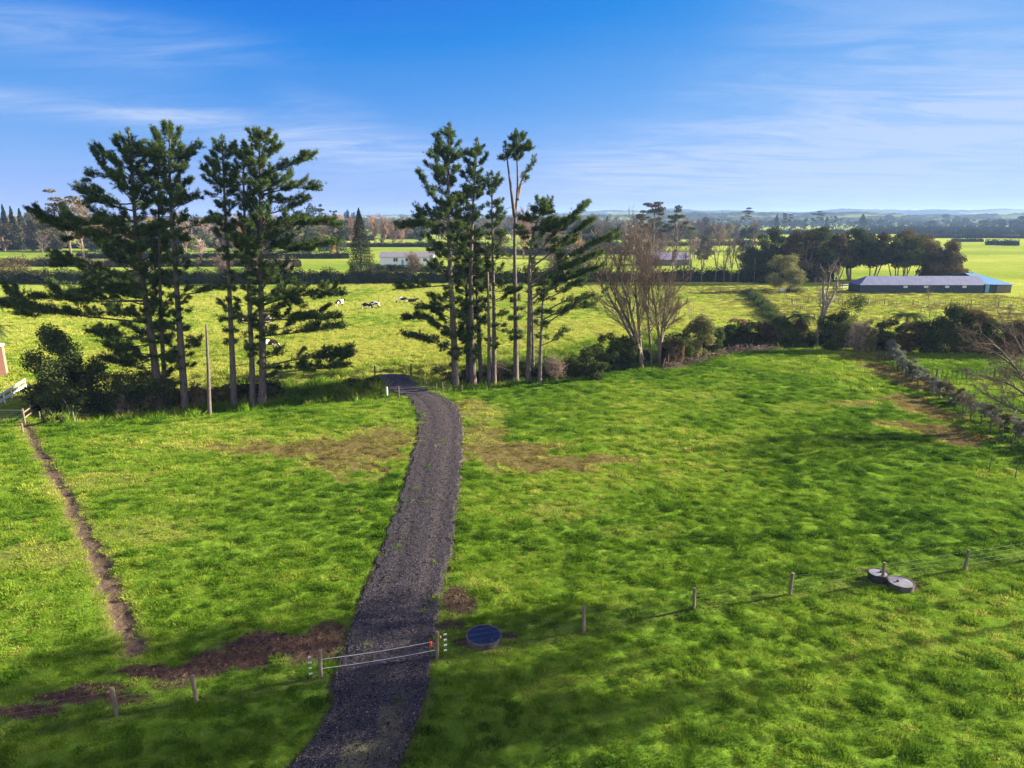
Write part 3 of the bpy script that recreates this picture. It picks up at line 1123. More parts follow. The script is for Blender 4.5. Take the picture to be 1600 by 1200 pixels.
    for (lx, ly), (mx, my), (ex, ey), dn in limbs:   # limbs traced one by one
        zq = at(lx, ly, Yd)[2]
        p0 = np.array([np.interp(zq, paths[0][0][:, 2], paths[0][0][:, a]) for a in range(3)])
        dy = rng.uniform(-1.5, 1.5)
        p1 = at(mx, my, Yd) + [0, dy * 0.5, 0]
        p2 = at(ex, ey, Yd) + [0, dy, 0]
        pts = smooth_path([p0, p1, p2], 10)
        ln = float(np.linalg.norm(np.diff(pts, axis=0), axis=1).sum())
        lb.tube(pts, np.linspace(min(0.12, 0.03 + 0.012 * ln), 0.015, 10), 5, cap=False)
        for _ in range(int(ln * 1.1)):
            t = rng.uniform(0.3, 1.0)
            q = pts[int(t * 9)]
            dd = (p2 - p0) / ln
            az = math.atan2(dd[1], dd[0]) + rng.choice([-1, 1]) * rng.uniform(0.35, 1.1)
            branch(q, az, ln * 0.24 * rng.uniform(0.6, 1.3), 0.15 + rng.normal(0, 0.15), 0.4, 0.02, 0.25, dn)
        foliage(pts, ln, 0.32, dn * 1.25)
    tb.build('trunk', M[bark], root, b, smooth=True)
    cb.build('crown', M[mat], root, b)
    return root


def grow(P, D, L, R, nseg, lift, wob, rng):
    """N wandering shoots at once: returns points (N, nseg+1, 3)"""
    N = len(P)
    D = D / (np.linalg.norm(D, axis=1)[:, None] + 1e-9)
    out = [P]
    for _ in range(nseg):
        D = D + rng.normal(0, wob, (N, 3)) + np.array([0, 0, lift])
        D = D / (np.linalg.norm(D, axis=1)[:, None] + 1e-9)
        out.append(out[-1] + D * (L / nseg)[:, None])
    return np.stack(out, 1)


def spawn(polys, L, R, per, t0, t1, angle, lf, rf, nseg, lift, wob, rng):
    """side shoots along every parent shoot"""
    N, k, _ = polys.shape
    n = N * per
    par = np.repeat(np.arange(N), per)
    t = rng.uniform(t0, t1, n)
    f = t * (k - 1)
    i = np.minimum(f.astype(int), k - 2)
    a = polys[par, i]
    b = polys[par, i + 1]
    P = a + (b - a) * (f - i)[:, None]
    T = b - a
    T /= np.linalg.norm(T, axis=1)[:, None] + 1e-9
    S = np.cross(T, rng.normal(size=(n, 3)))
    S /= np.linalg.norm(S, axis=1)[:, None] + 1e-9
    an = angle * rng.uniform(0.6, 1.4, n)
    D = T * np.cos(an)[:, None] + S * np.sin(an)[:, None]
    Ln = L[par] * lf * rng.uniform(0.5, 1.2, n) * (1.15 - 0.6 * t)
    Rn = R[par] * rf * np.ones(n)
    return grow(P, D, Ln, Rn, nseg, lift, wob, rng), Ln, Rn


def shoots_to(buf, polys, R, sides=3, taper=0.35):
    N, k, _ = polys.shape
    for i in range(k - 1):
        r0 = R * (1 - (1 - taper) * i / (k - 1))
        r1 = R * (1 - (1 - taper) * (i + 1) / (k - 1))
        buf.segs(polys[:, i], polys[:, i + 1], r0, r1, sides)


def set_tones(buf, rng):
    buf.tone = [np.clip(rng.random() * 0.3 + rng.random(len(t)) * 0.7, 0, 1) for t in buf.tone]


def bare_tree(name, label, base, stems, radius, levels, mat='twig', bark='grey_bark', group=None, seed=0, cat='tree', lean=0.15):
    """stems: list of world polylines; levels: (per parent, t0, t1, angle, length factor, radius factor, segments, lift, wobble)"""
    rng = np.random.default_rng(3000 + seed)
    root = thing(name, label, cat, base, 0, group)
    tb, cb = Buf(), Buf()
    polys, L = [], []
    for st in stems:
        Q = smooth_path(st, 13)
        tb.tube(Q, np.maximum(radius * np.linspace(1, 0.0, 13) ** .8, .0002 * abs(base[1])), 7)
        polys.append(Q)
        L.append(np.linalg.norm(np.diff(Q, axis=0), axis=1).sum())
    polys = np.array(polys)
    L = np.array(L, float)
    R = np.full(len(L), radius)
    for li, (per, t0, t1, an, lf, rf, ns, lift, wob) in enumerate(levels):
        polys, L, R = spawn(polys, L, R, per, t0, t1, an, lf, rf, ns, lift, wob, rng)
        rmin = 0.00012 * abs(base[1]) * (1.25, 1.0, 0.85)[min(li, 2)]
        R = np.full(len(R), max(radius * (.26, .10, .05)[min(li, 2)], rmin))
        shoots_to(tb if li == 0 else cb, polys, R, 4 if li == 0 else 3)
    set_tones(cb, rng)
    tb.build('trunk', M[bark], root, base, smooth=True)
    cb.build('crown', M[mat], root, base)
    return root


def lump_cloud(lumps, n, size, rng, shell=0.55):
    """points spread through and mostly over ellipsoid lumps: (x, y, z, rx, ry, rz)"""
    lumps = np.asarray(lumps, float)
    w = (lumps[:, 3] * lumps[:, 4] + lumps[:, 3] * lumps[:, 5] + lumps[:, 4] * lumps[:, 5])
    idx = rng.choice(len(lumps), n, p=w / w.sum())
    d = rng.normal(size=(n, 3))
    d /= np.linalg.norm(d, axis=1)[:, None]
    r = shell + (1.08 - shell) * rng.random(n) ** 0.6
    ridge = 1 + 0.18 * np.sin(d[:, 0] * 7 + idx) * np.sin(d[:, 1] * 6 + 2 * idx) * np.sin(d[:, 2] * 8)
    P = lumps[idx, :3] + d * lumps[idx, 3:] * (r * ridge)[:, None]
    return P, d, idx


def leafy_tree(name, label, cat, base, lumps, leaf, n, mat, stems=(), stem_r=0.12, bark='pale_bark', group=None, seed=0, stem_name='trunk', tone_by_lump=0.5, up=0.35, twigs=0):
    """lumps and stems in world coordinates"""
    rng = np.random.default_rng(5000 + seed)
    root = thing(name, label, cat, base, 0, group)
    cb = Buf()
    P, d, idx = lump_cloud(lumps, n, leaf, rng, .35)
    keep = P[:, 2] > base[2] + 0.03
    P, d, idx = P[keep], d[keep], idx[keep]
    lt = rng.random(len(lumps))
    tone = np.clip(lt[idx] * tone_by_lump + rng.random(len(P)) * (1 - tone_by_lump), 0, 1)
    cb.leaves(P, leaf, rng, up=up, nrm=d * 0.38, tone=tone)
    if stems:
        tb = Buf()
        for st in stems:
            Q = smooth_path(st, 10)
            tb.tube(Q, stem_r * np.linspace(1, 0.35, 10), 6)
        if twigs:
            k = rng.integers(0, len(lumps), twigs)
            c = np.asarray(lumps)[k]
            s = np.array([stems[i % len(stems)][-1] for i in range(twigs)])
            e = c[:, :3] + rng.normal(0, 0.4, (twigs, 3)) * c[:, 3:]
            tb.segs(s, e, stem_r * 0.3, stem_r * 0.1, 4)
        tb.build(stem_name, M[bark], root, base, smooth=True)
    cb.build('crown', M[mat], root, base)
    return root


def blob_lumps(c, w, d, h, n, rng, z0=0.15, flat_top=False):
    """n lumps filling a crown w wide, d deep and h high above c"""
    out = []
    for i in range(n):
        f = rng.uniform(z0, 0.92)
        sh = math.sqrt(max(0.05, 1 - ((f - 0.45) / 0.6) ** 2))
        a = rng.uniform(0, 6.28)
        q = math.sqrt(rng.random()) * 0.72 * sh
        r = rng.uniform(0.12, 0.27)
        out.append((c[0] + math.cos(a) * q * w / 2, c[1] + math.sin(a) * q * d / 2, c[2] + f * h, r * w * 0.85, r * d * 0.85, r * h * 0.62))
    return out


def shrub(label, px, py, wpx, hpx, mat, seed, group=None, n=None, leaf=0.16, depth=None, nl=9, name='shrub', cat='shrub', pale=False):
    rng = np.random.default_rng(7000 + seed)
    b = G(px, py)
    k = mpp(b[1], 1)
    w, h = wpx * k, hpx * k
    d = depth or w * 0.9
    L = blob_lumps(b, w * 1.05, d, h, int(nl * 1.7), rng, 0.02)
    n = n or int(900 + 260 * w * h)
    stems = []
    for i in range(4):
        a = rng.uniform(0, 6.28)
        stems.append([b - [0, 0, 0.15], b + [math.cos(a) * w * 0.1, math.sin(a) * w * .1, h * 0.35], b + [math.cos(a) * w * 0.28, math.sin(a) * w * .28, h * 0.75]])
    return leafy_tree(name, label, cat, b, L, leaf, n, mat, stems, 0.05, 'pale_bark' if pale else 'grey_bark', group, seed, 'stem', 0.55)


def twiggy_shrub(label, px, py, wpx, hpx, mat, seed, group=None, dens=1.0):
    rng = np.random.default_rng(9000 + seed)
    b = G(px, py)
    k = mpp(b[1], 1)
    w, h = wpx * k, hpx * k
    stems = []
    for i in range(7):
        a = rng.uniform(0, 6.28)
        q = rng.uniform(0.05, 0.3) * w
        stems.append([b - [0, 0, 0.15], b + [math.cos(a) * q * .5, math.sin(a) * q * .5, h * 0.35], b + [math.cos(a) * q, math.sin(a) * q, h * rng.uniform(.65, .9)]])
    return bare_tree('bare_shrub', label, b, stems, 0.035, [(int(11 * dens), .1, 1, .8, .5, .5, 4, .06, .2), (9, .1, 1, .8, .55, .55, 3, .05, .25), (6, .1, 1, .9, .6, .7, 2, .02, .3)], mat, 'grey_bark', group, seed, 'shrub')


def tree_fern(label, px, py, trunk_px, frond_px, seed, mat='fern', group=None, dead=0, lean=(0, 0)):
    rng = np.random.default_rng(11000 + seed)
    b = G(px, py)
    k = mpp(b[1], 1)
    H, Lf = trunk_px * k, frond_px * k
    root = thing('tree_fern', label, 'tree fern', b, 0, group)
    tb, fb = Buf(), Buf()
    top = b + np.array([lean[0] * k, 0, H])
    tb.tube(smooth_path([b - [0, 0, .2], b + [lean[0] * k * .4, 0, H * .5], top], 9), np.linspace(0.16, 0.11, 9), 8)
    nf = 22
    for i in range(nf):
        a = i * 2 * math.pi / nf + rng.normal(0, .15)
        el = rng.uniform(0.35, 0.8)
        pts = [top]
        n = 9
        ln = Lf * rng.uniform(0.8, 1.1)
        for j in range(n):
            d = np.array([math.cos(a) * math.cos(el), math.sin(a) * math.cos(el), math.sin(el)])
            pts.append(pts[-1] + d * ln / n)
            el -= 0.17
        pts = np.array(pts)
        fb.tube(pts, np.linspace(.03, .006, n + 1), 3, cap=False)
        side = np.cross([math.cos(a), math.sin(a), 0], [0, 0, 1.0])
        q = 42
        f = np.linspace(0.08, 0.99, q) * n
        ii = np.minimum(f.astype(int), n - 1)
        P = pts[ii] + (pts[ii + 1] - pts[ii]) * (f - ii)[:, None]
        T = pts[ii + 1] - pts[ii]
        wl_ = ln * 0.17 * np.sin(np.linspace(0.12, 1, q) ** .8 * math.pi * .93)[:, None] + 0.04
        for sg in (-1, 1):
            tip = P + side * sg * wl_ + T * 0.25 * wl_ / (np.linalg.norm(T, axis=1)[:, None] + 1e-9) - [0, 0, 0.02]
            wd = T / (np.linalg.norm(T, axis=1)[:, None] + 1e-9) * (ln / q * 0.42)
            V = np.stack([P - wd, P + wd, tip + wd * .3, tip - wd * .3], 1)
            idx = np.arange(q)[:, None] * 4 + np.arange(4)[None]
            fb.add(V.reshape(-1, 3), idx, rng.random())
    tb.build('trunk', M['grey_bark'], root, b, smooth=True)
    fb.build('fronds', M[mat], root, b)
    if dead:
        db = Buf()
        q = 500
        z = rng.uniform(-1, 0, q) * H * .75
        a = rng.uniform(0, 6.28, q)
        P0 = top + np.stack([np.cos(a) * .15, np.sin(a) * .15, z * .3], 1)
        P1 = top + np.stack([np.cos(a) * Lf * .35, np.sin(a) * Lf * .35, z - .3], 1)
        db.segs(P0, P1, .02, .006)
        set_tones(db, rng)
        db.build('dead_fronds', M['fern_dead'], root, b)
    return root


def hedge(label, line_px, h0, h1, width, leaf, mat, seed, dens=1.0, name='hedge', group=None, top_mat=None, lumpy=0.5, cat='hedge'):
    """a hedge along photo points on the ground, h0..h1 metres high"""
    rng = np.random.default_rng(13000 + seed)
    P = np.array([G(*p) for p in line_px])
    seg = np.linalg.norm(np.diff(P[:, :2], axis=0), axis=1)
    t = np.concatenate([[0], np.cumsum(seg)])
    Ltot = t[-1]
    n = int(Ltot * (h1 + 0.4) * 5.0 / (leaf * leaf) * dens) + 300
    n = min(n, 90000)
    s = rng.uniform(0, Ltot, n)
    c = np.stack([np.interp(s, t, P[:, a]) for a in range(3)], 1)
    hh = h0 + (h1 - h0) * (fbm(s / 5 + seed, s * 0 + seed, 4, seed) * (1 - lumpy) + lumpy * vnoise(s / 1.7, s * 0 + 3, seed + 1))
    an = rng.uniform(0, math.pi, n)
    r = np.sqrt(rng.uniform(0.25, 1, n))
    off = np.cos(an) * r * width / 2 * (0.35 + 1.1 * vnoise(s / 1.3, s * 0 + np.sign(np.cos(an)), seed + 2)) + (vnoise(s / 3, s * 0, seed + 8) - .5) * width * .5
    z = np.sin(an) ** 0.7 * r * hh
    i = np.clip(np.searchsorted(t, s) - 1, 0, len(P) - 2)
    dirv = (P[i + 1] - P[i])
    dirv /= np.linalg.norm(dirv, axis=1)[:, None]
    nrm = np.stack([-dirv[:, 1], dirv[:, 0], 0 * s], 1)
    Q = c + nrm * off[:, None]
    Q[:, 2] += z
    out = nrm * np.cos(an)[:, None] * 0.7
    out[:, 2] += np.sin(an) * 0.7
    bf = Buf()
    tone = np.clip(0.6 * vnoise(s / 3.0, z / 2.0, seed + 5) + 0.5 * rng.random(n), 0, 1)
    bf.leaves(Q, leaf, rng, nrm=out, tone=tone)
    # dense inner growth, so that little shows through
    m_ = max(8, int(Ltot / max(.8, leaf * 1.6)))
    sc = np.linspace(0, Ltot, m_)
    cc = np.stack([np.interp(sc, t, P[:, a]) for a in range(3)], 1)
    hc = h0 + (h1 - h0) * (fbm(sc / 5 + seed, sc * 0 + seed, 4, seed) * (1 - lumpy) + lumpy * vnoise(sc / 1.7, sc * 0 + 3, seed + 1))
    ic = np.clip(np.searchsorted(t, sc) - 1, 0, len(P) - 2)
    dc = P[ic + 1] - P[ic]
    dc /= np.linalg.norm(dc, axis=1)[:, None]
    nc = np.stack([-dc[:, 1], dc[:, 0], 0 * sc], 1)
    K = 9
    ac = np.linspace(0, math.pi, K)
    rc = rng.uniform(.62, .88, (m_, K)) * .9
    V = cc[:, None] + nc[:, None] * (np.cos(ac)[None] * rc * width / 2 * .62)[..., None]
    V[..., 2] += np.sin(ac)[None] ** .7 * rc * hc[:, None] - .05
    q_ = np.arange(m_ - 1)[:, None] * K + np.arange(K - 1)[None]
    bf.add(V.reshape(-1, 3), np.stack([q_, q_ + 1, q_ + K + 1, q_ + K], -1).reshape(-1, 4), np.repeat(rng.uniform(0, .45, m_), K))
    o = bf.build(name, M[mat], None, P[0])
    tag(o, label, cat, group)
    return o

# ---------------------------------------------------------------- the tall pines, left clump
GL, GR = 'tall pines in the clump left of the driveway', 'tall pines in the clump right of the driveway'
pine('tall pine with long low limbs reaching left, first of the left clump', (250, 645),
     [[(250, 645), (241, 560), (232, 502), (222, 430), (212, 360), (208, 300), (205, 240), (200, 193)]],
     [(193, 9, 9), (230, 33, 24), (255, 62, 26), (285, 62, 32), (320, 72, 30), (345, 85, 30), (385, 75, 32), (430, 85, 30), (480, 70, 25), (520, 75, 28), (560, 62, 30), (610, 50, 38)],
     [((210, 345), (140, 352), (78, 342), 1.5), ((216, 385), (150, 372), (84, 352), 1.6), ((222, 430), (150, 425), (88, 402), 1.5), ((228, 505), (130, 492), (28, 474), 1.6), ((226, 470), (150, 470), (75, 462), 1.4),
      ((235, 530), (180, 528), (140, 522), 1.3), ((212, 330), (160, 318), (122, 300), 1.3), ((240, 560), (200, 575), (165, 560), 1.3)], 14, 0.95, seed=1, group=GL)
pine('slender dark pine with a thin crown squeezed between two bigger pines', (260, 640),
     [[(260, 640), (254, 545), (251, 440), (249, 360), (247, 290), (247, 215)]],
     [(215, 9, 6), (240, 16, 10), (270, 20, 14), (330, 18, 12), (400, 12, 12), (500, 12, 14), (580, 12, 10)], (), 8, 0.85, seed=2, group=GL)
pine('straight tall pine with a bare lower trunk and full rounded top', (290, 645),
     [[(290, 645), (284, 545), (275, 420), (270, 340), (267, 256), (268, 187)]],
     [(187, 22, 26), (212, 34, 38), (250, 34, 44), (290, 38, 42), (325, 26, 48), (350, 12, 34), (400, 14, 18), (450, 9, 28), (480, 6, 10), (520, 14, 26), (560, 15, 34), (580, 10, 14)],
     [((272, 360), (310, 352), (342, 345), 1.0), ((276, 462), (306, 458), (332, 452), 1.3)], 12.5, 1.0, seed=3, group=GL)
pine('pine with a clear trunk and open crown, standing beside a dead pole', (366, 640),
     [[(366, 640), (363, 560), (358, 440), (356, 400), (351, 320), (347, 240), (344, 203)]],
     [(203, 7, 8), (225, 20, 18), (250, 34, 27), (285, 34, 26), (310, 24, 24), (345, 34, 20), (370, 20, 20), (400, 8, 12), (440, 5, 6), (490, 20, 13), (520, 18, 10), (540, 4, 4)], (), 10.5, 1.0, seed=4, group=GL)
pine('dark slim pine growing close against a thicker pine trunk', (395, 638),
     [[(395, 638), (394, 560), (388, 420), (383, 340), (381, 260), (380, 212)]],
     [(212, 12, 12), (250, 18, 14), (300, 20, 15), (350, 22, 15), (400, 14, 18), (440, 8, 8), (485, 20, 5), (535, 13, 5), (560, 5, 4)], (), 10, 0.9, seed=5, group=GL)
pine('broadest pine of the left clump with layered limbs reaching right', (410, 638),
     [[(410, 638), (410, 560), (408, 450), (407, 380), (406, 300), (403, 220), (402, 192)]],
     [(192, 9, 12), (210, 24, 28), (240, 30, 44), (260, 30, 55), (295, 30, 62), (320, 20, 55), (345, 22, 65), (370, 26, 80), (400, 28, 80), (430, 15, 55), (465, 14, 70), (490, 10, 70), (515, 10, 70), (550, 7, 80), (580, 4, 45), (595, 3, 12)],
     [((405, 305), (455, 292), (490, 296), 1.5), ((404, 275), (450, 262), (482, 250), 1.3), ((408, 360), (460, 348), (520, 352), 1.3), ((408, 400), (470, 390), (524, 380), 1.4), ((408, 478), (450, 462), (533, 460), 1.3),
      ((409, 500), (460, 498), (526, 495), 1.5), ((409, 525), (470, 520), (530, 512), 1.1), ((410, 575), (460, 560), (545, 556), 1.4), ((410, 585), (470, 578), (540, 572), 1.1), ((407, 470), (432, 462), (470, 478), 1.3)], 13, 1.0, seed=6, group=GL)

# ---- right clump
pine('tallest pine beside the driveway with a pointed leader and stepped limbs', (712, 613),
     [[(712, 613), (709, 520), (704, 430), (700, 330), (700, 260), (702, 186)]],
     [(186, 2, 2), (200, 12, 11), (225, 22, 17), (240, 33, 18), (262, 45, 20), (290, 42, 18), (315, 60, 24), (340, 62, 24), (362, 64, 25), (390, 42, 30), (410, 28, 25), (440, 34, 24), (480, 36, 26), (520, 34, 24), (552, 14, 14), (575, 4, 4)],
     [((706, 500), (672, 480), (655, 482), 1.4), ((707, 520), (672, 498), (640, 498), 1.5), ((708, 548), (672, 532), (638, 524), 1.6), ((704, 445), (665, 448), (627, 450), 0.9), ((700, 355), (665, 352), (630, 356), 1.5)], 12, 1.1, seed=7, group=GR)
pine('tall dense pine second from the driveway with a narrow blunt top', (740, 610),
     [[(740, 610), (737, 540), (735, 440), (738, 340), (742, 270), (745, 210)]],
     [(210, 8, 10), (235, 20, 16), (260, 25, 20), (290, 25, 18), (330, 30, 18), (360, 30, 20), (400, 30, 25), (450, 30, 28), (480, 30, 26), (530, 22, 20), (565, 8, 8)], (), 11, 1.1, seed=8, group=GR)
pine('thin pine half hidden between the two tallest trunks of the right clump', (731, 605),
     [[(731, 605), (730, 520), (728, 420), (724, 320), (724, 290)]],
     [(290, 14, 10), (340, 18, 12), (380, 18, 15), (430, 20, 15), (480, 14, 10), (520, 4, 4)], (), 7, 0.8, seed=9, group=GR)
pine('leaning short pine with dense dull foliage in the middle of the right clump', (753, 602),
     [[(753, 602), (749, 540), (745, 460), (742, 375)]],
     [(375, 16, 18), (410, 22, 22), (440, 20, 24), (470, 18, 18), (520, 5, 5)], (), 9, 1.0, 'needles_dull', seed=10, group=GR)
pine('pine with pale straight trunk and small ragged top', (772, 605),
     [[(772, 605), (772, 500), (770, 400), (769, 340), (768, 262)]],
     [(262, 12, 16), (280, 14, 22), (310, 8, 22), (350, 5, 28), (380, 12, 20), (430, 18, 18), (460, 12, 32), (510, 18, 24), (545, 6, 8)], [((770, 470), (790, 462), (810, 455), 1.5)], 8, 0.9, seed=11, group=GR)
pine('bare forked pine carrying only a small tuft of foliage at its top', (806, 602),
     [[(806, 602), (806, 500), (804, 400), (804, 335), (810, 300), (808, 250), (806, 196)], [(804, 338), (799, 300), (794, 262), (789, 216)], [(808, 312), (816, 280), (826, 262), (834, 248)]],
     [(196, 6, 7), (215, 12, 20), (232, 12, 30), (246, 12, 24), (256, 3, 3), (262, 0, 0), (420, 0, 0), (500, 7, 10), (540, 8, 8), (552, 0, 0)], [((807, 300), (817, 275), (830, 255), .25)], 9.5, 1.3, seed=12, group=GR)
pine('shorter bushy pine with heavy limbs sweeping right', (825, 602),
     [[(825, 602), (827, 500), (827, 430), (829, 375), (843, 335), (856, 300)]],
     [(300, 9, 9), (320, 18, 20), (340, 26, 30), (360, 22, 40), (375, 12, 30), (390, 4, 6)],
     [((830, 410), (865, 365), (906, 328), 1.6), ((830, 420), (875, 385), (914, 352), 1.5), ((830, 445), (880, 405), (942, 374), 1.0), ((828, 450), (870, 425), (922, 402), 1.3), ((828, 470), (870, 440), (925, 425), 1.2), ((829, 400), (850, 360), (880, 350), 1.6)], 9, 1.2, seed=13, group=GR)
pine('last pine of the right clump, with arching half-bare limbs over the field', (843, 600),
     [[(843, 600), (845, 540), (847, 480), (850, 450), (856, 420)]],
     [(420, 6, 12), (450, 8, 18), (480, 6, 14), (530, 8, 10)],
     [((848, 490), (880, 470), (935, 468), .5), ((848, 500), (885, 482), (932, 484), .5), ((848, 470), (880, 455), (912, 440), 1.1), ((847, 510), (880, 490), (912, 470), .8), ((846, 540), (865, 530), (880, 512), .6)], 7, 0.9, seed=14, group=GR)
pine('slim dark trunk with scant needles behind the pines of the right clump', (833, 578),
     [[(833, 578), (832, 500), (830, 430), (829, 395)]], [(395, 10, 10), (430, 14, 14), (470, 10, 12), (520, 3, 3)], (), 5, 0.7, 'needles_dull', seed=15, group=GR)
for n_, (bx, by, tx, ty, w_, lab) in enumerate([(327, 649, 322, 507, 6.5, 'broken dead pole-like trunk standing bare among the left pines'), (764, 609, 762, 425, 6, 'pale dead trunk without branches among the right pines')]):
    b = G(bx, by)
    bf = Buf()
    Q = smooth_path([b - [0, 0, .3], at((bx + tx) / 2 + 1, (by + ty) / 2, b[1]), at(tx, ty, b[1])], 14)
    r_ = w_ * mpp(b[1], 4) / 2
    bf.tube(Q, r_ * np.linspace(1.1, .5, 14), 8)
    rng_ = np.random.default_rng(n_)
    for i in range(9):
        q = Q[rng_.integers(4, 13)]
        a = rng_.uniform(0, 6.28)
        bf.tube([q, q + [math.cos(a) * .4, math.sin(a) * .4, .1], q + [math.cos(a) * .8, math.sin(a) * .8, .3]], [.03, .02, .008], 4)
    tag(bf.build('dead_trunk', M['pine_bark'], None, b, smooth=True), lab, 'dead tree')

_pl = [o for o in COL.objects if o.name.startswith('pine_tree')]
# ---------------------------------------------------------------- bare willows and other leafless trees
def stems_px(b, rows, jit, seed):
    rng = np.random.default_rng(seed)
    out = []
    for r in rows:
        dy = rng.uniform(-jit, jit)
        P = [at(x, y, b[1] + dy * i / (len(r) - 1)) for i, (x, y) in enumerate(r)]
        P[0][2] -= 0.15
        out.append(P)
    return out


WILLOW = [(14, .22, 1, .58, .50, .45, 6, .09, .10), (11, .10, 1, .50, .52, .5, 5, .10, .12), (9, .1, 1, .45, .62, .6, 4, .08, .14)]
b = G(1004, 576)
bare_tree('bare_willow', 'big leafless willow with several slanting stems and reddish twigs beside the pines', b,
          stems_px(b, [[(1004, 578), (995, 525), (980, 465), (966, 425), (958, 400)], [(1003, 577), (998, 510), (993, 450), (990, 415), (989, 392)], [(1000, 545), (985, 525), (962, 478), (940, 448), (926, 420)], [(1005, 560), (990, 520), (965, 470), (945, 430), (935, 402)]], 2.5, 1),
          .24, WILLOW, 'twig', seed=1)
b = G(1031, 571)
bare_tree('bare_willow', 'leafless multi-stemmed willow with upright pale trunk right of the biggest willow', b,
          stems_px(b, [[(1031, 572), (1030, 525), (1024, 480), (1014, 430), (1009, 395)], [(1030, 560), (1036, 500), (1042, 460), (1046, 420)], [(1031, 540), (1040, 505), (1054, 490), (1066, 475)]], 2, 2), .21, WILLOW, 'twig', seed=2)
b = G(1018, 573)
bare_tree('bare_willow', 'thin leafless willow between two thicker bare willows', b,
          stems_px(b, [[(1018, 574), (1016, 520), (1008, 460), (1001, 415), (998, 390)], [(1018, 565), (1012, 500), (1014, 440), (1022, 395)]], 1.5, 3), .14, WILLOW, 'twig', seed=3)
b = G(1277, 545)
bare_tree('bare_tree', 'bare pale-trunked tree leaning right in front of the shed paddock', b,
          stems_px(b, [[(1275, 546), (1279, 505), (1288, 475), (1296, 445), (1299, 415)], [(1281, 505), (1292, 480), (1306, 455), (1312, 425)], [(1288, 475), (1286, 450), (1288, 425)]], 1.2, 4), .30,
          [(9, .35, 1, .5, .36, .4, 5, .12, .12), (9, .15, 1, .5, .5, .5, 4, .1, .12), (8, .1, 1, .5, .55, .6, 3, .05, .15)], 'twig_grey', 'pale_bark', seed=4)
b = G(1452, 540)
bare_tree('bare_tree', 'thin leafless sapling rising from dark shrubs before the shed', b,
          stems_px(b, [[(1452, 541), (1453, 510), (1452, 475), (1450, 455)], [(1452, 530), (1460, 500), (1466, 475)], [(1452, 530), (1443, 505), (1437, 480)]], .8, 5), .10, [(8, .2, 1, .45, .45, .5, 4, .12, .1), (6, .1, 1, .5, .55, .6, 4, .08, .12)], 'twig', 'pale_bark', seed=5)
b = G(1112, 545)
bare_tree('bare_tree', 'small pale leafless sapling in the field behind the gully shrubs', b,
          stems_px(b, [[(1085, 548), (1085, 520), (1083, 480), (1084, 470)], [(1085, 530), (1078, 500), (1074, 478)], [(1085, 530), (1092, 505), (1096, 480)]], .8, 6), .06, [(7, .2, 1, .45, .45, .5, 4, .12, .1), (5, .1, 1, .5, .55, .6, 4, .08, .12)], 'twig_pale', 'pale_bark', seed=6)
b = G(1640, 668)
bare_tree('bare_willow', 'leafless willow spreading its twigs in from the frame edge over the right paddock', b,
          stems_px(b, [[(1640, 670), (1612, 610), (1577, 560), (1547, 530), (1527, 515)], [(1640, 668), (1622, 600), (1597, 545), (1572, 505), (1557, 485)], [(1632, 640), (1582, 600), (1542, 590), (1512, 585)], [(1640, 665), (1644, 600), (1640, 530), (1632, 480)], [(1636, 655), (1587, 640), (1542, 618), (1520, 600)], [(1627, 610), (1582, 570), (1552, 548), (1517, 540)]], 3, 7),
          .15, [(13, .2, 1, .55, .38, .4, 6, .02, .13), (10, .1, 1, .55, .5, .5, 5, .02, .15), (9, .1, 1, .5, .55, .6, 4, .0, .17)], 'twig', seed=7)

# tall bare-trunked evergreens on the neighbouring ground to the right: the low sun throws its soft shadow over the fence line and driveway
for i, (x, y, w) in enumerate([(43, 33.2, 8.0), (47, 36.6, 9.0), (45, 41.0, 8.0), (52, 40.2, 9.0), (51, 35.2, 8.0)]):
    rng = np.random.default_rng(900 + i)
    b = np.array([x, y, gz(x, y)])
    leafy_tree('evergreen_tree', 'tall bare-trunked evergreen of the shelterbelt that shades the driveway', 'tree', b, blob_lumps(b + [0, 0, 15.5 + i % 2], w, w, 11.5, 18, rng, .02), .45, 1600, 'leaf_dark',
               [[b - [0, 0, .2], b + [.2, .1, 10], b + [0, 0, 25]]], .09, 'pine_bark', 'shelterbelt trees shading the driveway', 900 + i)

# row of thin leafless trees above the dark hedge
for i, (x, yb, yt, ln) in enumerate([(1050, 441, 372, 2), (1068, 441, 380, -2), (1078, 441, 362, 3), (1096, 441, 378, -3), (1117, 441, 356, 6), (1131, 441, 370, -4), (1141, 441, 366, 5), (1152, 441, 372, 8), (1162, 441, 362, 10)]):
    b = G(x, yb)
    h = (yb - yt) * mpp(b[1], 5)
    k = mpp(b[1], 5)
    st = [[b - [0, 0, .2], b + [ln * k * .4, .3, h * .4], b + [ln * k, .5, h * .85]], [b + [0, 0, h * .3], b + [-ln * k * .8, .2, h * .6], b + [-ln * k * 1.1, 0, h * .85]]]
    bare_tree('bare_tree', 'thin dark leafless tree above the hedge left of the evergreen grove', b, st, .17, [(10, .2, 1, .55, .4, .4, 4, .10, .14), (8, .15, 1, .5, .5, .5, 4, .08, .15), (5, .15, 1, .5, .5, .5, 3, .08, .15)], 'twig_grey', 'grey_bark', 'leafless trees over the far right hedge', 40 + i)

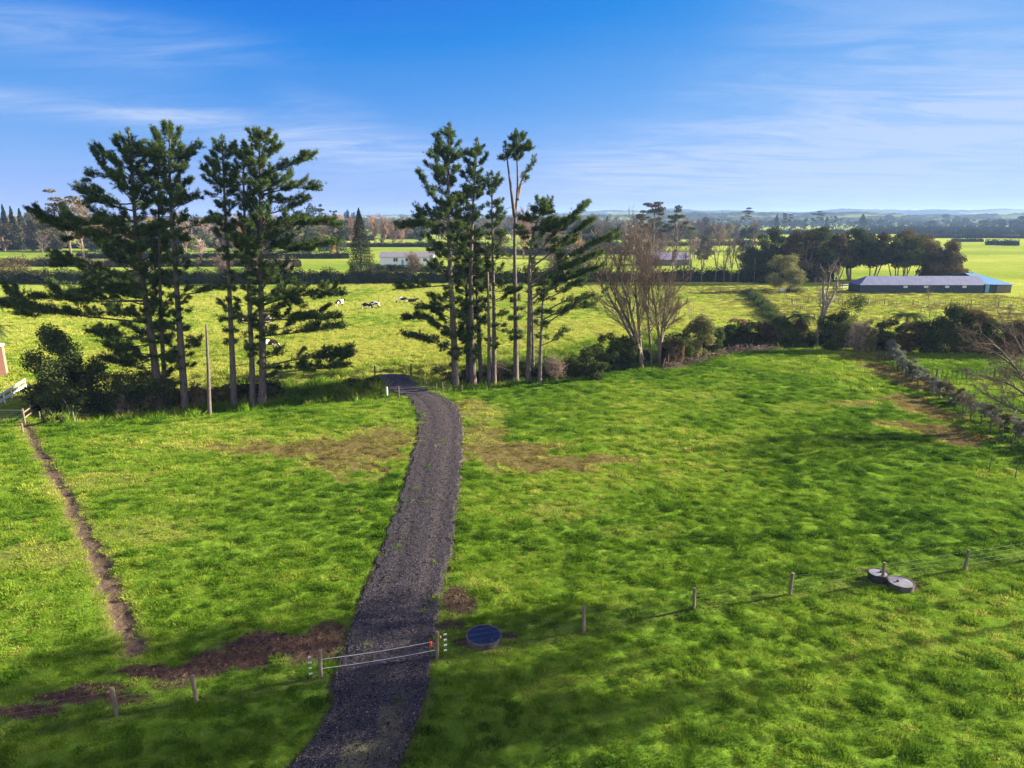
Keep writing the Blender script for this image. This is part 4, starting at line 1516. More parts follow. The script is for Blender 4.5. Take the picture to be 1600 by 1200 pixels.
# ---------------------------------------------------------------- evergreen grove beside the long shed
GROVE = [(1190, 442, 363, 56, 76, 1), (1218, 440, 360, 54, 66, 1), (1248, 440, 357, 56, 64, 0), (1280, 441, 357, 58, 60, 1), (1309, 440, 363, 44, 52, 0), (1345, 441, 357, 56, 56, 1), (1374, 440, 364, 46, 46, 0),
         (1404, 441, 365, 54, 42, 1), (1438, 441, 362, 58, 48, 0), (1470, 441, 372, 50, 64, 0), (1496, 441, 382, 36, 62, 2)]
GROVE_LAB = ['evergreen at the hedge end of the grove, dark foliage down to its foot', 'round-headed evergreen behind the pale olive bush', 'tall dark evergreen just right of the olive bush', 'broad evergreen with brownish top over many pale trunks', 'narrow evergreen in the middle of the grove, set back',
             'wide evergreen above the left end of the long shed', 'dark evergreen filling a gap above the shed roof', 'domed evergreen with yellow light between its trunks', 'large domed evergreen near the right end of the grove', 'brownish evergreen leafy almost to the ground near the grove end', 'small brown evergreen ending the grove beside the open pasture']
for i, (x, yb, yt, w, cr, kind) in enumerate(GROVE):
    rng = np.random.default_rng(200 + i)
    b = G(x, yb)
    b[1] += rng.uniform(-2, 6)
    b[2] = gz(b[0], b[1])
    k = mpp(b[1], 6)
    H, W, C = (yb - yt) * k * 1.06, w * k * 1.3, cr * k * 1.35
    lumps = []
    for j in range(62):
        a, q = rng.uniform(0, 6.28), math.sqrt(rng.random())
        f = rng.random()
        dome = math.sqrt(max(0.06, 1 - (q * .95) ** 2))
        z = H - C + (C * 0.92) * dome * (0.35 + 0.65 * f)
        r = rng.uniform(.085, .165) * W
        lumps.append((b[0] + math.cos(a) * q * W * .42, b[1] + math.sin(a) * q * W * .42, b[2] + z - r * .3, r, r, r * .72))
    st = []
    for j in range(5):
        a = rng.uniform(0, 6.28)
        q = rng.uniform(.1, .36) * W
        st.append([b + [math.cos(a) * q * .3, math.sin(a) * q * .3, -.2], b + [math.cos(a) * q * .6, math.sin(a) * q * .6, (H - C) * .7], b + [math.cos(a) * q, math.sin(a) * q, H * .72]])
    leafy_tree('evergreen_tree', GROVE_LAB[i], 'tree', b, lumps, .52, 20000, ['leaf_brown', 'leaf_dark', 'leaf_brown'][kind], st, .17, 'pale_bark', 'evergreen trees of the grove by the shed', 60 + i, twigs=12, tone_by_lump=.45)
shrub('pale olive bush, the larger of two round bushes at the field corner', 1222, 454, 58, 56, 'leaf_olive', 1, leaf=.32, n=9000, nl=14)
shrub('small light olive bush in front of the larger round bush', 1243, 457, 40, 35, 'leaf_olive', 2, leaf=.30, n=5000, nl=12)

# ---------------------------------------------------------------- dark conical conifer and yellow tree by the white house
def conifer(label, px, py, ytop, wpx, seed, mat='hedge_dark', name='conifer_tree', n=16000, leaf=.34):
    rng = np.random.default_rng(300 + seed)
    b = G(px, py)
    k = mpp(b[1], 8)
    H, W = (py - ytop) * k, wpx * k
    root = thing(name, label, 'tree', b)
    tb, cb = Buf(), Buf()
    tb.tube([b - [0, 0, .2], b + [0, 0, H * .5], b + [0, 0, H * .97]], [.35, .2, .03], 7)
    z = 0.02 + 0.98 * rng.random(n) ** 1.25
    a = rng.uniform(0, 6.28, n)
    br = 0.72 + 0.5 * vnoise(a * 2.4 + np.floor(z * 24) * 7.1, np.floor(z * 24), seed)
    R = W / 2 * (1 - z) ** 0.82 * (0.55 + 0.45 * sstep(0, .08, z)) * br
    q = np.sqrt(rng.uniform(.12, 1, n))
    P = b + np.stack([np.cos(a) * R * q, np.sin(a) * R * q, z * H - q * R * .22 + (np.mod(z * 24, 1) - .5) * .2], 1)
    out = np.stack([np.cos(a), np.sin(a), a * 0 + .4], 1)
    cb.leaves(P, leaf, rng, nrm=out * .7, tone=np.clip(.5 * vnoise(a * 3, z * 20, 3) + .55 * rng.random(n), 0, 1))
    tb.build('trunk', M['grey_bark'], root, b)
    cb.build('crown', M[mat], root, b)
    return root


conifer('tall dark conical conifer beside the white house', 566, 440, 328, 58, 1)
shrub('rounded green bush at the foot of the conical conifer', 556, 442, 30, 32, 'leaf_mid', 3, leaf=.3, n=2600)
shrub('dark green bush between the conical conifer and the white house', 580, 442, 26, 30, 'leaf_dark', 4, leaf=.3, n=2200)
shrub('small bright yellow tree between the pines and the conifer', 522, 402, 10, 20, 'leaf_yellow', 5, leaf=.4, n=700, name='yellow_tree', cat='tree')
twiggy_shrub('brown leafless bush hiding the middle of the white house', 650, 428, 40, 36, 'twig', 6, dens=1.8)
shrub('dark evergreen shrub right of the white house', 676, 428, 22, 30, 'leaf_dark', 7, leaf=.3, n=1500)

# ---------------------------------------------------------------- hedges and thickets
hedge('long dark hedge with brownish top along the far edge of the cow field', [(-160, 443), (60, 443), (250, 444), (430, 443), (560, 443), (660, 442), (760, 442), (880, 441)], 2.4, 5.6, 4.0, .42, 'hedge_dark', 1, 1.1, lumpy=.4)
hedge('dark hedge under the leafless trees left of the evergreen grove', [(905, 441), (1000, 440), (1090, 440), (1178, 440)], 2.6, 5.4, 4.5, .42, 'hedge_dark', 2, 1.1)
hedge('brown scrubby strip of growth along the front of the far field hedge', [(90, 441), (250, 442), (420, 441), (560, 441)], 1.6, 4.6, 3.0, .34, 'leaf_brown', 3, .7)
hedge('low green hedge running away from the gully towards the olive bushes', [(1236, 532), (1222, 512), (1205, 495), (1192, 480), (1180, 467), (1168, 457)], .5, 2.3, 3.0, .24, 'leaf_mid', 4, .9, lumpy=.85)
hedge('strip of straw-coloured dry grass beside the low diagonal hedge', [(1252, 530), (1236, 510), (1218, 494), (1204, 480), (1192, 468), (1176, 457)], .3, .8, 1.6, .22, 'leaf_straw', 5, 1.0, name='dry_grass_strip', cat='tall grass')
for i, (lab, line, h0, h1, w, mt) in enumerate([
        ('scrubby dark hedge across the bright field behind the pines', [(120, 403), (300, 404), (420, 404), (545, 404)], 1.6, 4.2, 3, 'hedge_dark'),
        ('long dark hedge running behind the white house', [(-60, 388), (200, 388), (440, 387), (560, 386), (660, 386), (760, 385)], 2.2, 4.6, 3.5, 'hedge_dark'),
        ('tall dark teal shelterbelt hedge beyond the white house', [(596, 373), (625, 373), (662, 373)], 7, 8, 4, 'hedge_dark'),
        ('dark hedge below the tall trees at the far left', [(-30, 390), (20, 390), (62, 390)], 4.2, 6.2, 3, 'hedge_dark'),
        ('low dark hedge of the fields between the two pine clumps', [(150, 380), (250, 380), (360, 380), (470, 380)], 3.5, 7.5, 4, 'hedge_dark'),
        ('purple-brown low hedge behind the barn roof', [(860, 388), (1000, 386), (1090, 384), (1190, 383)], 2.2, 4.8, 3.5, 'leaf_brown'),
        ('farther thin hedge in the pale fields above the barn roof', [(840, 376), (1050, 374), (1200, 372)], 3, 6.5, 4, 'leaf_brown'),
        ('dark clipped hedge block in the far pasture beyond the grove', [(1486, 378), (1510, 378), (1536, 378)], 2.6, 3.4, 4, 'hedge_dark'),
        ('second dark clipped hedge block with rounded top in the far pasture', [(1541, 383), (1565, 383), (1590, 384)], 3.2, 4.6, 5, 'hedge_dark'),
        ('long low hedge crossing the far pasture above the clipped hedge blocks', [(1420, 372), (1500, 372), (1640, 373)], 3, 5.4, 5, 'hedge_dark'),
        ('dark uneven hedgerow across the plain behind the left pines', [(-60, 372), (120, 372), (260, 372), (420, 371), (560, 371)], 6, 12, 7, 'hedge_dark'),
        ('dark hedgerow of the fields beyond the leafless skyline trees', [(430, 376), (520, 376), (585, 376)], 4, 9, 5, 'hedge_dark'),
        ('dark hedgerow crossing the plain behind the right pines', [(600, 367), (800, 366), (960, 365), (1130, 365)], 7, 14, 8, 'hedge_dark'),
        ('brownish overgrown hedge just behind the white house garden', [(690, 399), (800, 398), (930, 397), (1010, 397)], 2.6, 6.5, 5, 'leaf_brown'),
        ('dark garden hedge in front of the white house', [(585, 424), (640, 424), (700, 425), (760, 425)], 1.6, 3.0, 3, 'hedge_dark'),
        ('bushy hedge across the bright field behind the left pines', [(-40, 417), (60, 416), (180, 417), (330, 416), (470, 417)], 1.6, 5.2, 4, 'leaf_brown'),
        ('far dark hedge on the plain above the evergreen grove', [(1130, 367), (1300, 366), (1440, 366), (1640, 367)], 4, 9, 6, 'hedge_dark'),
        ('dark undergrowth at the foot of the evergreen grove behind the olive bushes', [(1176, 441), (1230, 440), (1300, 440)], 2.5, 6, 6, 'hedge_dark'),
        ('dark undergrowth at the shed end of the evergreen grove', [(1440, 440), (1480, 440), (1512, 440)], 2.5, 5.5, 6, 'leaf_brown'),
        ('far thin dark hedge line near the foot of the low hills', [(1360, 361), (1500, 361), (1660, 361)], 6, 11, 8, 'hedge_dark')]):
    Yh = G(*line[0])[1]
    hedge(lab, line, h0, h1, w, .42 + Yh / 1200, mt, 20 + i, .9, lumpy=.25)

TK = 'shrubs of the thicket along the gully'
TH = [  # x, base y, width, height (photo pixels), leaf, words
    (893, 591, 49, 41, 'leaf_mid', 'low green shrub at the foot of the last pine'), (918, 588, 51, 51, 'leaf_mid', 'rounded green shrub right of the last pine'),
    (948, 582, 51, 63, 'leaf_mid', 'tall rounded grey-green shrub left of the bare willows'), (973, 578, 49, 70, 'leaf_dark', 'dark shrub tucked under the slanting willow stem'),
    (930, 592, 44, 31, 'leaf_dark', 'low dark shrub behind the fence posts left of the willows'),
    (1048, 571, 29, 46, 'leaf_brown', 'small brownish shrub right of the pale willow trunk'), (1066, 566, 33, 56, 'leaf_mid', 'green shrub between brown fern and olive bush'),
    (1090, 562, 49, 70, 'leaf_olive', 'big olive-green bush on the gully edge right of the willows'), (1112, 556, 38, 48, 'leaf_mid', 'green bush next to the big olive bush'),
    (1135, 549, 49, 46, 'leaf_mid', 'low green shrub behind the heap of cut branches'), (1165, 546, 49, 48, 'leaf_dark', 'dark shrub below the dead brown fern'),
    (1193, 545, 47, 46, 'leaf_brown', 'dull shrub left of the drooping tree fern'), (1218, 546, 44, 53, 'leaf_mid', 'greenish shrub at the end of the diagonal hedge'),
    (1252, 546, 47, 41, 'leaf_mid', 'low green shrub right of the drooping tree fern'), (1300, 547, 49, 63, 'leaf_dark', 'black-green shrub right of the pale leaning trunk'),
    (1352, 549, 31, 53, 'leaf_olive', 'pale yellowish bush at the corner where the silver hedge begins'), (1386, 549, 56, 51, 'leaf_dark', 'dark shrub under the upright tree fern'),
    (1418, 550, 56, 48, 'leaf_brown', 'dull shrub right of the upright tree fern'), (1447, 551, 56, 56, 'leaf_dark', 'dark shrub around the thin leafless sapling'),
    (1478, 552, 60, 75, 'leaf_dark', 'tall dark bush, highest of the thicket right of the sapling'), (1508, 552, 58, 73, 'leaf_brown', 'dull bush left of the spreading willow twigs'),
    (1545, 553, 62, 58, 'leaf_dark', 'dark bush behind the spreading willow twigs'), (1590, 554, 67, 53, 'leaf_brown', 'brownish bush at the frame edge behind the willow twigs')]
for i, (x, yb, w, h, mt, lab) in enumerate(TH):
    shrub(lab, x, yb, w, h, mt, 20 + i, TK, leaf=.25, nl=11)
shrub('grey-green rounded small tree right of the pale leaning trunk', 1325, 543, 56, 82, 'leaf_mid', 60, leaf=.24, n=5200, nl=16, name='small_tree', cat='tree')
twiggy_shrub('pale twiggy leafless shrub below the grey-green small tree', 1334, 549, 46, 50, 'twig_pale', 61)
twiggy_shrub('reddish twiggy shrub beneath the multi-stemmed willow', 1048, 570, 34, 40, 'twig', 62)
hedge('continuous dark overgrown growth filling the gully from the willows to the frame edge', [(1040, 566), (1100, 552), (1160, 545), (1240, 543), (1340, 544), (1440, 547), (1540, 549), (1640, 550)], 2.0, 4.2, 4.5, .26, 'hedge_dark', 51, .9, name='thicket', lumpy=.6, cat='thicket')
hedge('dark overgrown growth in the gully from the last pine to the willows', [(862, 592), (910, 584), (960, 574), (1010, 566)], 1.4, 3.4, 4.0, .24, 'hedge_dark', 52, .9, name='thicket', lumpy=.6, cat='thicket')
hedge('dark tangle of growth in the gully beneath the right clump of pines', [(700, 602), (760, 597), (820, 592), (870, 588)], .8, 2.4, 3.5, .22, 'hedge_dark', 53, .8, name='thicket', lumpy=.6, cat='thicket')
hedge('black-green tangle of growth in the gully beneath the left clump of pines', [(60, 650), (130, 647), (220, 640), (310, 632), (400, 624), (440, 620)], 1.2, 3.0, 4.5, .24, 'hedge_dark', 54, .8, name='thicket', lumpy=.6, cat='thicket')
# right clump undergrowth
for i, (x, yb, w, h, lab) in enumerate([(700, 598, 26, 18, 'low dark shrub beside the driveway culvert'), (727, 602, 30, 26, 'dark undergrowth bush between the first two pine trunks'), (760, 598, 36, 30, 'dark bush among the trunks of the right clump'), (795, 597, 40, 34, 'dark bush behind the forked pine'),
                                        (855, 594, 40, 34, 'dark bush at the foot of the arching pine'), (824, 590, 36, 30, 'shaded bush behind the bushy pine')]):
    shrub(lab, x, yb, w, h, 'leaf_dark', 70 + i, TK, leaf=.22)
twiggy_shrub('brown leafless undergrowth among the right pine trunks', 780, 600, 60, 40, 'twig', 78)
twiggy_shrub('pale leafless bush under the arching pine limbs', 870, 596, 40, 44, 'twig_pale', 79)
# left clump thicket
LT = [(92, 640, 92, 132, 'leaf_dark', 'large dense dark evergreen bush left of the pines', 14000), (128, 645, 64, 112, 'leaf_dark', 'dark evergreen joined to the large bush, nearer the pines', 5200),
      (163, 652, 60, 96, 'leaf_dark', 'dark shrub under the low pine limbs', 3600), (200, 650, 60, 88, 'leaf_mid', 'greyish green shrub at the foot of the first pine', 3600), (232, 650, 52, 74, 'leaf_dark', 'dark shrub between the first two pine trunks', 2800),
      (118, 658, 56, 56, 'leaf_dark', 'low black-green shrub along the paddock edge', 2400), (305, 640, 38, 46, 'leaf_brown', 'brownish shrub left of the dead pole-like trunk', 1800),
      (345, 638, 44, 38, 'leaf_brown', 'low brown bush between the dead pole and the clear-trunked pine', 2400), (425, 628, 40, 34, 'leaf_mid', 'green shrub right of the broadest pine trunk', 2000), (268, 646, 44, 56, 'leaf_dark', 'dark little shrub at a pine foot in the left clump', 1500)]
for i, (x, yb, w, h, mt, lab, n) in enumerate(LT):
    shrub(lab, x, yb, w, h, mt, 90 + i, TK, leaf=.24, n=n, nl=14)
for i, (x, yb, w, h, lab) in enumerate([(96, 662, 12, 18, 'small pointed light green shrub left of another one by the fence'), (73, 664, 13, 20, 'small light green shrub nearest the metal gate')]):
    shrub(lab, x, yb, w, h, 'leaf_mid', 110 + i, None, leaf=.16)
for i, (x, yb, w, h, lab, mt) in enumerate([(235, 648, 50, 44, 'leafless twiggy bush behind the first pine trunk', 'twig_grey'), (315, 640, 34, 34, 'brown twiggy bush by the dead pole', 'twig'), (190, 655, 40, 50, 'pale-stemmed twiggy bush in the left thicket', 'twig_pale')]):
    twiggy_shrub(lab, x, yb, w, h, mt, 120 + i)
shrub('rank green growth on the culvert bank left of the driveway', 585, 606, 34, 20, 'leaf_mid', 130, leaf=.2, n=2400)
shrub('weedy green clump above the culvert, further from the driveway', 555, 603, 36, 16, 'leaf_mid', 131, leaf=.2, n=2000)
shrub('green weedy clump right of the culvert railing', 690, 588, 26, 18, 'leaf_mid', 132, leaf=.2, n=1500)
# far left: brown bushes on the hedge
shrub('big tan bush standing on the hedge at the far left', 18, 442, 74, 42, 'leaf_brown', 133, leaf=.34, n=5200, nl=14)
shrub('smaller tan bush beside the big tan bush on the hedge', 66, 443, 40, 22, 'leaf_olive', 134, leaf=.34, n=1800)
for i, (x, h, mt, lab) in enumerate([(150, 34, 'twig_pale', 'pale leafless bush on the hedge behind the left pines'), (352, 44, 'twig', 'leafless brown bush on the hedge between two left pine trunks'), (440, 40, 'twig_pale', 'straw-coloured leafless bush on the hedge right of the broadest pine'), (395, 38, 'twig', 'brown bush on the hedge hidden by pine trunks'), (225, 34, 'twig_grey', 'grey leafless bush on the hedge behind slender pine'),
                                     (870, 52, 'twig', 'leafless brown bush on the hedge behind the bushy pine'), (905, 60, 'twig_grey', 'grey leafless bush on the hedge left of the willows'), (1010, 70, 'twig_grey', 'grey leafless bush on the hedge behind the willows')]):
    twiggy_shrub(lab, x, 441, 50, h, mt, 140 + i, dens=1.3)

tree_fern('upright tree fern with spreading fronds in the thicket before the shed', 1410, 549, 58, 36, 1)
tree_fern('dark drooping tree fern leaning right beside the pale trunk', 1238, 546, 50, 32, 2, dead=1, lean=(8, 0))
tree_fern('dead brown tree fern poking above the thicket', 1150, 547, 46, 20, 3, 'fern_dead')
tree_fern('brown-skirted tree fern right of the bare willows', 1062, 570, 40, 18, 4, 'fern', dead=1)
tree_fern('tree fern arching in from the frame edge above the brick pillar', -4, 596, 78, 40, 5)
tree_fern('low tree fern in front of the large dark bush', 75, 640, 30, 42, 6)

# heap of cut branches on the paddock edge
rng = np.random.default_rng(77)
bf = Buf()
line = np.array([G(*p) for p in [(1040, 580), (1085, 569), (1120, 558), (1160, 551), (1215, 548)]])
n = 520
f = rng.random(n) * (len(line) - 1)
i = np.minimum(f.astype(int), len(line) - 2)
c = line[i] + (line[i + 1] - line[i]) * (f - i)[:, None] + np.stack([rng.normal(0, .5, n), rng.normal(1.0, .6, n), rng.uniform(0, .75, n) ** 1.5], 1)
d = rng.normal(0, 1, (n, 3)) * [1, 1, .35]
d /= np.linalg.norm(d, axis=1)[:, None]
ln = rng.uniform(.3, 1.2, n)[:, None]
bf.segs(c - d * ln, c + d * ln, rng.uniform(.015, .05, n), .012, 4)
set_tones(bf, rng)
tag(bf.build('brush_heap', M['twig'], None, line[2]), 'long heap of cut dead branches on the paddock edge right of the willows', 'brush heap')

# silver-green young hedge plants along the right fence
SH = [(1368, 546), (1400, 572), (1430, 598), (1470, 622), (1510, 645), (1550, 668), (1600, 697), (1660, 735)]
sp = np.array([G(*p) for p in SH])
tl = np.concatenate([[0], np.cumsum(np.linalg.norm(np.diff(sp, axis=0), axis=1))])
q = 0.4
j = 0
SIL = ['silvery young hedge plant in the row along the right fence, upper end', 'grey-green hedge plant in the middle of the row along the right fence', 'dark twiggy hedge plant near the lower end of the right fence row']
while q < tl[-1]:
    P = np.array([np.interp(q, tl, sp[:, a]) for a in range(3)])
    fq = q / tl[-1]
    rng = np.random.default_rng(400 + j)
    h = rng.uniform(1.3, 2.0) * (1.1 - .25 * fq)
    w = rng.uniform(1.2, 1.75)
    P = P + [.45 + rng.normal(0, .15), rng.normal(0, .2), 0]
    P[2] = gz(P[0], P[1])
    kind = 0 if fq < .42 else (1 if fq < .6 else 2)
    mt = 'leaf_silver' if rng.random() < (.97, .8, .4)[kind] else ('leaf_dark' if rng.random() < .35 else 'leaf_brown')
    if kind == 2 and rng.random() < .4:
        st = [[P - [0, 0, .1], P + [rng.normal(0, .2), rng.normal(0, .2), h * .5], P + [rng.normal(0, .4), rng.normal(0, .4), h * .9]] for _ in range(6)]
        bare_tree('hedge_plant', SIL[kind], P, st, .02, [(9, .1, 1, .8, .5, .6, 3, .05, .2), (6, .1, 1, .8, .55, .7, 2, .04, .25)], 'twig', 'grey_bark', 'hedge plants along the right fence', 400 + j, 'hedge plant')
    else:
        leafy_tree('hedge_plant', SIL[kind], 'hedge plant', P, blob_lumps(P, w, w, h, 8, rng, .1), .13, 1000, mt, [[P - [0, 0, .1], P + [0, 0, h * .5], P + [.05, 0, h * .9]]], .025, 'grey_bark', 'hedge plants along the right fence', 400 + j, 'stem')
    q += rng.uniform(.62, .9)
    j += 1

# ---------------------------------------------------------------- fences
def fence(name, label, pts, h, r, mat, wires=(.3, .6, .9), battens=0, kerb=0.0, wire_r=.0022, group=None, square=False, wire_mat='wire', tilt=.03, seed=0):
    rng = np.random.default_rng(15000 + seed)
    pts = [np.asarray(p, float) for p in pts]
    root = thing(name, label, 'fence', pts[0], 0, group)
    tops = []
    for p in pts:
        bf = Buf()
        t = np.array([rng.normal(0, tilt), rng.normal(0, tilt), 1])
        hh = h * rng.uniform(.95, 1.05)
        bf.tube([p - t * .25, p + t * hh * .5, p + t * (hh - .015), p + t * hh], [r, r, r, r * .8], 10)
        bf.build('post', M[mat], root, pts[0])
        tops.append((p, t))
    if battens:
        for (p, t), (p2, t2) in zip(tops[:-1], tops[1:]):
            for j in range(battens):
                f = (j + 1) / (battens + 1)
                q = p + (p2 - p) * f
                q[2] = gz(q[0], q[1])
                bf = Buf()
                bf.box(q + [0, 0, h * .46], (.05, .04, h * .92))
                bf.build('batten', M[mat], root, pts[0])
    if wires:
        bf = Buf()
        for w in wires:
            for (p, t), (p2, t2) in zip(tops[:-1], tops[1:]):
                bf.tube([p + t * w, (p + p2) / 2 + [0, 0, w - .012], p2 + t2 * w], wire_r, 4)
        bf.build('wire', M[wire_mat], root, pts[0])
    return root


fence('wire_fence', 'timber post and wire fence right of the driveway, running past the three round lids', [G(*p) for p in [(683, 1028), (912, 988), (1084, 953), (1234, 930), (1378, 911), (1507, 890), (1660, 866)]], 1.22, .075, 'post', (.3, .55, .8, 1.05), wire_r=.0014, seed=1)
fence('wire_fence', 'timber post and wire fence left of the driveway beside the muddy track', [G(*p) for p in [(501, 1060), (307, 1096), (183, 1118), (-60, 1158)]], 1.22, .08, 'post', (.3, .55, .8, 1.05), wire_r=.0014, seed=2)
# fence along the gully
def along(px, step, rng):
    P = np.array([G(*p) for p in px])
    t = np.concatenate([[0], np.cumsum(np.linalg.norm(np.diff(P, axis=0), axis=1))])
    out = []
    q = 0
    while q < t[-1]:
        p = np.array([np.interp(q, t, P[:, a]) for a in range(3)])
        p[2] = gz(p[0], p[1])
        out.append(p)
        q += step * rng.uniform(.85, 1.15)
    return out


rng = np.random.default_rng(3)
fence('wire_fence', 'post and wire fence along the gully in front of the left pines', along([(64, 662), (105, 661), (200, 655), (350, 643), (480, 632), (598, 622)], 3.2, rng), 1.15, .055, 'post', (.35, .7, 1.0), seed=3)
fence('wire_fence', 'post and wire fence along the gully from the driveway to the silver hedge', along([(692, 615), (800, 604), (900, 589), (1000, 570), (1100, 554), (1160, 548), (1300, 546), (1362, 549)], 3.4, rng), 1.15, .055, 'post', (.35, .7, 1.0), seed=4)
fence('wire_fence', 'dark post and wire fence beside the row of silver hedge plants', along([(1362, 549), (1390, 570), (1430, 602), (1470, 628), (1510, 655), (1550, 682), (1610, 722)], 1.9, rng), 1.2, .05, 'post_dark', (.3, .55, .8, 1.05), seed=5)
fence('wire_fence', 'thin dark posts with wire standing behind the silver hedge plants', [G(*p) for p in [(1398, 553), (1432, 574), (1482, 606), (1522, 628), (1560, 646), (1620, 690)]], 1.2, .03, 'post_dark', (.5, 1.0), seed=6)
fence('batten_fence', 'post and batten fence across the right paddock behind the silver hedge', [G(*p) for p in [(1415, 591), (1463, 592), (1510, 593), (1553, 593), (1600, 594)]], 1.25, .10, 'post_dark', (.3, .6, .9, 1.15), 5, seed=7)
fence('batten_fence', 'long post and batten fence in front of the long shed', [G(*p) for p in [(1237, 474), (1262, 474), (1310, 474), (1356, 475), (1382, 476), (1426, 477), (1485, 477), (1517, 478), (1560, 479), (1610, 480)]], 1.25, .09, 'post_dark', (.3, .6, .9, 1.15), 6, seed=8)
fence('batten_fence', 'post and batten fence leading from the white trough down to the gully', [G(*p) for p in [(1217, 456), (1228, 467), (1238, 477), (1250, 487), (1262, 495), (1272, 502)]], 1.25, .08, 'post_dark', (.3, .6, .9, 1.15), 3, seed=9)
fence('wire_fence', 'electric fence of thin dark posts across the cow field', [G(*p) for p in [(330, 470), (470, 471), (592, 472), (648, 471), (745, 470), (830, 468), (960, 466), (1079, 459), (1125, 457), (1170, 455)]], 1.2, .06, 'post_dark', (.9,), wire_r=.003, seed=10)
fence('post_rail_fence', 'low posts beside the far end of the driveway at the culvert', [G(*p) for p in [(642, 589), (653, 597), (661, 603), (667, 611)]], 1.1, .06, 'post_dark', (.4, .75, 1.0), seed=11)
fence('wire_fence', 'two thin dark posts on the slope under the dark end of the silver hedge', [G(1545, 738), G(1586, 748)], 1.35, .035, 'post_dark', (), seed=12)
fence('wire_fence', 'pale rail fence at the grove end of the long shed', [G(*p) for p in [(1306, 452), (1316, 451), (1327, 450), (1338, 449)]], 1.2, .07, 'pale_bark', (.5, 1.0), wire_r=.03, wire_mat='white', seed=13)
for (px, py, lab, mt, hh, rr) in [(605, 620, 'white gate post at the left side of the culvert gate', 'white', 1.1, .09), (586, 589, 'dark strainer post at the field end of the driveway, left side', 'post_dark', 1.35, .09), (643, 588, 'dark strainer post at the field end of the driveway, right side', 'post_dark', 1.5, .09),
                                (623, 622, 'dark gate post in the middle of the culvert gate', 'post_dark', 1.25, .09), (600, 604, 'thin dark post on the bank left of the culvert', 'post_dark', 1.2, .06)]:
    p = G(px, py)
    bf = Buf()
    bf.tube([p - [0, 0, .3], p + [0, 0, hh * .5], p + [0, 0, hh - .02], p + [0, 0, hh]], [rr, rr, rr, rr * .8], 12)
    tag(bf.build('gate_post', M[mt], None, p, smooth=False), lab, 'post')

# culvert gate: two light rails
a, b = G(624, 621), G(682, 616)
b[2] = a[2]
t = thing('wire_gate', 'gate of two pale strands across the driveway at the culvert', 'gate', a)
for z in (.45, .95):
    bf = Buf()
    bf.tube([a + [0, 0, z], (a + b) / 2 + [0, 0, z - .03], b + [0, 0, z]], .013, 5)
    bf.build('strand', M['wire'], t, a)
bf = Buf()
bf.tube([b - [0, 0, .2], b + [0, 0, 1.2]], .06, 8)
bf.build('post', M['post_dark'], t, a)

# tape gate across the driveway in the foreground
a, b = G(501, 1060), G(683, 1028)
t = thing('tape_gate', 'electric tape gate of two white strands stretched across the driveway between timber posts', 'gate', a)
ab = (b - a) / np.linalg.norm(b - a)
for z0, z1 in ((.92, .86), (.50, .45)):
    bf = Buf()
    P0, P1 = a + ab * .1 + [0, -.09, z0], b - ab * (.28 if z0 > .7 else .08) + [0, -.09, z1]
    bf.tube([P0, P0 * .75 + P1 * .25 - [0, 0, .035], (P0 + P1) / 2 - [0, 0, .05], P0 * .25 + P1 * .75 - [0, 0, .035], P1], .009, 6)
    bf.build('strand', M['tape'], t, a)
bf = Buf()
h = b - ab * .24 + [0, -.09, .84]
bf.lathe(h - [0, 0, .2], [(.0, 0), (.035, .01), (.055, .06), (.05, .14), (.065, .2), (.05, .24), (.0, .26)], 12)
bf.build('handle', M['orange'], t, a, smooth=True)
for p0, s in ((a, -1), (b, 1)):
    for j, z in enumerate((.3, .55, .8, 1.05)):
        q = p0 + ab * s * .36 + [0, 0, z]
        bf = Buf()
        for k in range(3):
            q2 = q + ab * s * (k * .045 - .045)
            bf.tube([q2 - ab * .016, q2 - ab * .006, q2 + ab * .006, q2 + ab * .016], [.02, .042, .042, .02], 10)
        bf.build('insulator', M['insulator'], t, a, smooth=True)
bf = Buf()
q = b + ab * .17 + [0, -.03, .98]
bf.tube([q - [0, 0, .06], q, q + [0, 0, .06]], [.025, .045, .025], 8)
bf.build('clip', M['yellow'], t, a)

# ---------------------------------------------------------------- round lids of the tanks
def tank(label, px, py, r, h, lid, side, bolt):
    p = G(px, py)
    t = thing('tank_lid', label, 'tank lid', p)
    bf = Buf()
    bf.lathe(p, [(r * .97, -.4), (r * .98, h - .05), (r * 1.0, h - .05), (r * 1.0, h), (r * .93, h), (r * .93, h - .03)], 44)
    bf.build('rim', M[side], t, p)
    bf = Buf()
    bf.lathe(p, [(r * .935, h - .028), (r * .90, h - .02), (r * .5, h - .012), (0.001, h - .008)], 44)
    bf.build('cover', M[lid], t, p, smooth=False)
    bf = Buf()
    q = p + [bolt[0] * r, bolt[1] * r, h - .02]
    bf.lathe(q, [(.06, 0), (.06, .07), (.045, .09), (.001, .09)], 14)
    bf.build('knob', M['plastic_black'], t, p)


tank('round dark blue tank lid beside the driveway gate post', 756, 1001, .78, .30, 'plastic_lid', 'concrete_dark', (.45, -.55))
tank('smaller dark-sided round lid behind the fence post, farther of two close together', 1371, 906, .48, .42, 'concrete_lid', 'plastic_black', (.3, .1))
tank('wide grey round lid in front of the fence post, nearer of two close together', 1407, 917, .61, .30, 'concrete_lid', 'concrete_dark', (-.25, .05))

